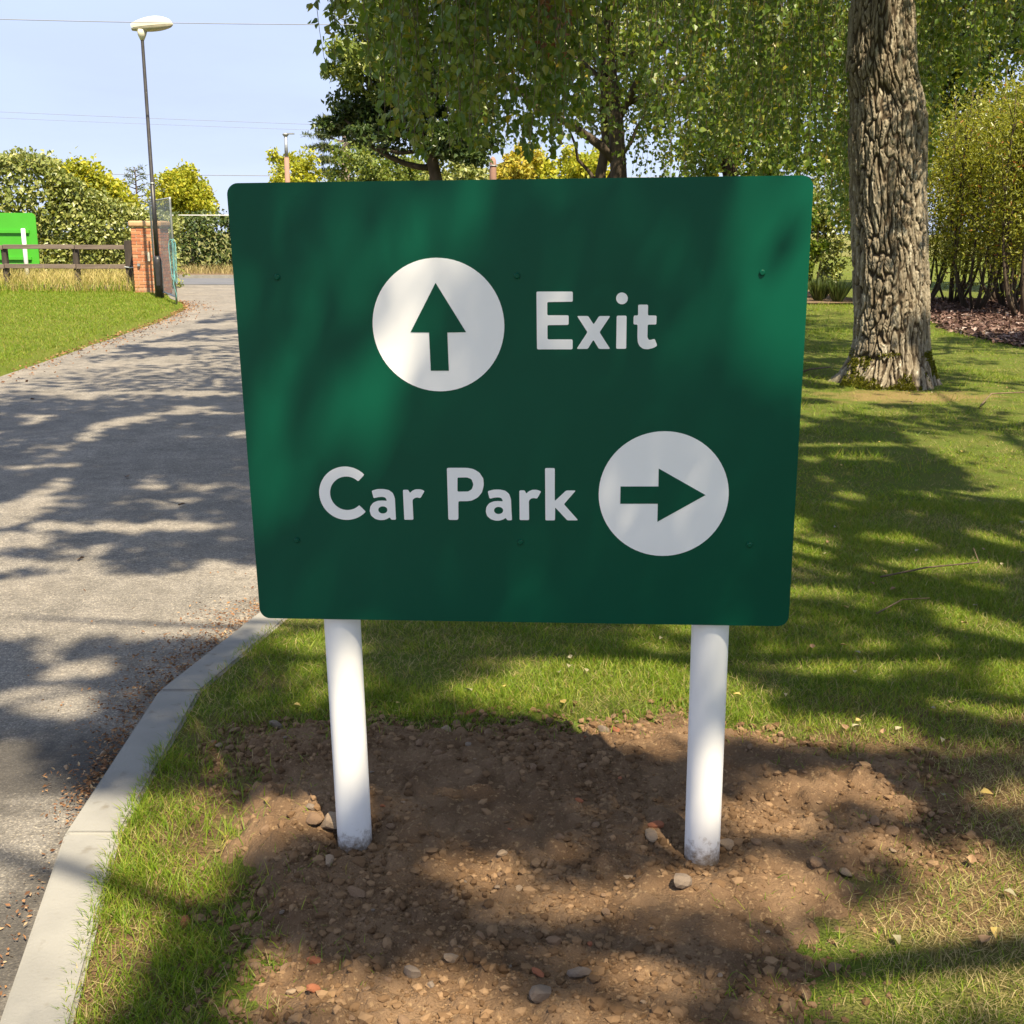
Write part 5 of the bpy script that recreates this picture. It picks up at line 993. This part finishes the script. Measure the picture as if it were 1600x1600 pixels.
# ------------------------------------------------------------------ stones in the soil (parts of the patch) and loose stones
st_me = {k: [lump_mesh('stone', M[k], 40 + s + 10 * q, 2) for s in range(5)] for q, k in enumerate(('stone', 'stone_pale', 'stone_grey', 'stone_red'))}
def put_stone(x, y, r, kind, parent=None, name='stone', sink=.25, z=None):
    h = float(soil_h(np.array([x]), np.array([y]))[0]) if z is None else z
    o = link(name, random.choice(st_me[kind]), parent, (x, y, max(h, 0 if z is None else z) + r * .7 * (1 - 2 * sink)), (random.uniform(-.4, .4), random.uniform(-.4, .4), random.uniform(0, 6.28)), (r * random.uniform(.85, 1.25), r * random.uniform(.75, 1.05), r * random.uniform(.7, 1.1)))
    return o
cnt = 0
while cnt < 230:
    x, y = random.uniform(-1, 1.3), 1.75 + 1.75 * random.random()
    if float(soil_sd(np.array([x]), np.array([y]))[0]) > .02 or x < float(lawn_left_edge(y)) + .05: continue
    left = .55 if x < -.2 else .25
    if random.random() > left + .6 * float(fbm(np.array([x * 3.2]), np.array([y * 3.2]), 3, 11)[0] > .5): continue
    r = .005 + .015 * random.random() ** 3
    put_stone(x, y, r, sink=.34, kind=random.choices(('stone', 'stone_pale', 'stone_grey', 'stone_red'), (9, .9, .9, .35))[0], parent=soil); cnt += 1
loose = [(.060, 1.965, .028, 'stone_grey', 'big rounded grey flint at the bottom middle of the soil'), (-.452, 2.63, .038, 'stone_pale', 'large pale rock left of the left sign post'), (-.50, 2.64, .026, 'stone', 'brown rock beside the pale one, left of the left post'), (-.515, 2.70, .016, 'stone_grey', 'small dark rock above the brown one left of the left post'),
         (.365, 2.64, .022, 'stone_red', 'orange brick fragment left of the right sign post'), (.345, 2.575, .024, 'stone_pale', 'tan stone just below the orange brick fragment'), (.39, 2.36, .030, 'stone_grey', 'dark stone in front of the right sign post'), (.535, 2.555, .020, 'stone_pale', 'tan stone touching the right side of the right post'),
         (.055, 2.035, .012, 'stone_red', 'small red brick chip above the big grey flint'), (-.39, 1.99, .014, 'stone_red', 'thin red brick chip at the lower left of the soil'), (-.72, 2.26, .017, 'stone_red', 'orange brick chip lying in the grass strip by the kerb'), (-.20, 3.26, .026, 'stone_pale', 'whitish stone in the shaded soil behind the sign'),
         (-.12, 2.09, .020, 'stone_pale', 'pale pinkish stone left of the big grey flint'), (.14, 2.05, .022, 'stone_grey', 'pale grey stone right of the big grey flint'), (-.02, 2.47, .012, 'stone_pale', 'white chip between the two sign posts'), (.72, 2.45, .022, 'stone', 'brown rock on the right side of the soil'), (.80, 2.47, .018, 'stone_pale', 'tan rock beside the brown one on the right')]
for x, y, r, kd, lab in loose: tag(put_stone(x, y, r, kd, sink=.18), lab, 'stone', 'loose stones on the soil')
for x, y, r, lab in ((-1.46, 2.87, .022, 'cream flint lying alone on the tarmac near the kerb'), (-1.22, 3.18, .013, 'small pale stone on the tarmac against the kerb'), (-1.30, 3.09, .011, 'smaller brownish stone on the tarmac near the kerb'), (-1.30, 3.95, .010, 'white chip on the tarmac by the brown litter')):
    tag(put_stone(x, y, r, 'stone_pale', sink=.1, z=-.038), lab, 'stone', 'loose stones on the tarmac')

# ------------------------------------------------------------------ fallen leaves and twigs
def fallen(x, y, z, L, mt, label, cat='leaf', group='fallen leaves on the grass'):
    v, f = leaves(np.array([[0., 0, 0]]), np.array([[1., 0, random.uniform(-.1, .25)]]), np.array([[random.uniform(-.3, .3), random.uniform(-.3, .3), 1.]]), L, L * random.uniform(.6, .85), .25, True)
    o = Geo().add(v, f).obj('fallen_leaf', mt, loc=(x, y, z)); o.rotation_euler = (random.uniform(-.25, .25), random.uniform(-.25, .25), random.uniform(0, 6.28))
    return tag(o, label, cat, group)
LM = [(mat('leaf_yellow', (.42, .31, .09), (.34, .24, .07), 60, rough=.7), 'pale yellow birch leaf fallen on the grass'), (mat('leaf_tan', (.30, .19, .10), (.22, .13, .07), 60, rough=.8), 'tan dried leaf fallen on the grass'), (mat('leaf_cream', (.30, .27, .17), (.24, .21, .12), 60, rough=.7), 'cream pale underside leaf fallen on the grass')]
for k in range(120):
    y = 3.3 + 8 * random.random() ** 1.6 if k < 95 else 2.0 + 1.3 * random.random()
    x = random.uniform(-.75, .46 * y) if k < 95 else random.uniform(.75, 1.3)
    if x < .2 * y - .6 and y > 4.4: x = random.uniform(.26 * y, .46 * y)
    if float(soil_sd(np.array([x]), np.array([y]))[0]) < .03: continue
    mt_, lab = random.choice(LM)
    zone = 'behind the sign' if abs(x) < .85 and y < 5 else ('in the worn corner right of the soil' if y < 3.4 else ('on the near right lawn' if y < 5 else ('on the middle right lawn' if y < 7.5 else 'towards the furrowed tree')))
    lab = lab.replace('fallen on the grass', 'fallen on the grass ' + zone)
    fallen(x, y, .016, random.uniform(.018, .034), mt_, lab)
M['dead'] = mat('leaf_dead', (.10, .07, .05), (.16, .10, .06), 60, rough=.85)
for px_, py_, lab in ((200, 746, 'dark curled leaf in the middle of the driveway'), (279, 791, 'dark dead leaf on the driveway beside the sign edge'), (122, 876, 'long dark dead leaf on the driveway, lower left'), (47, 624, 'thin dark twiggy leaf on the far left driveway')):
    a, b = (px_ - 800) / F_PX, (800 - py_) / F_PX; d = _fw + _rt * a + _up * b; s = (-.034 - CAM_H) / d.z
    fallen(d.x * s, d.y * s, -.03, .05, M['dead'], lab, 'leaf', 'dead leaves on the driveway')
def stick(pts, r, label):
    o = Geo().tube(pts, np.linspace(r, r * .5, len(pts)), 5).obj('fallen_twig', M['twig'], smooth=True); tag(o, label, 'twig', 'fallen twigs on the lawn')
stick([(4.05, 9.9, .03), (4.3, 10.3, .08), (4.55, 10.25, .10), (4.9, 10.3, .07), (5.3, 10.25, .04)], .008, 'thin branched twig lying in front of the furrowed trunk')
stick([(1.62, 4.85, .02), (1.85, 4.93, .04), (2.1, 4.98, .05), (2.14, 5.15, .07)], .005, 'dark bent twig on the right lawn, low in the picture')
stick([(2.95, 12.1, .03), (3.2, 12.4, .05), (3.5, 12.7, .04)], .014, 'pale stick lying left of the furrowed trunk')
stick([(1.45, 4.35, .02), (1.6, 4.5, .03), (1.72, 4.52, .03)], .004, 'short grey twig near the right side of the sign')
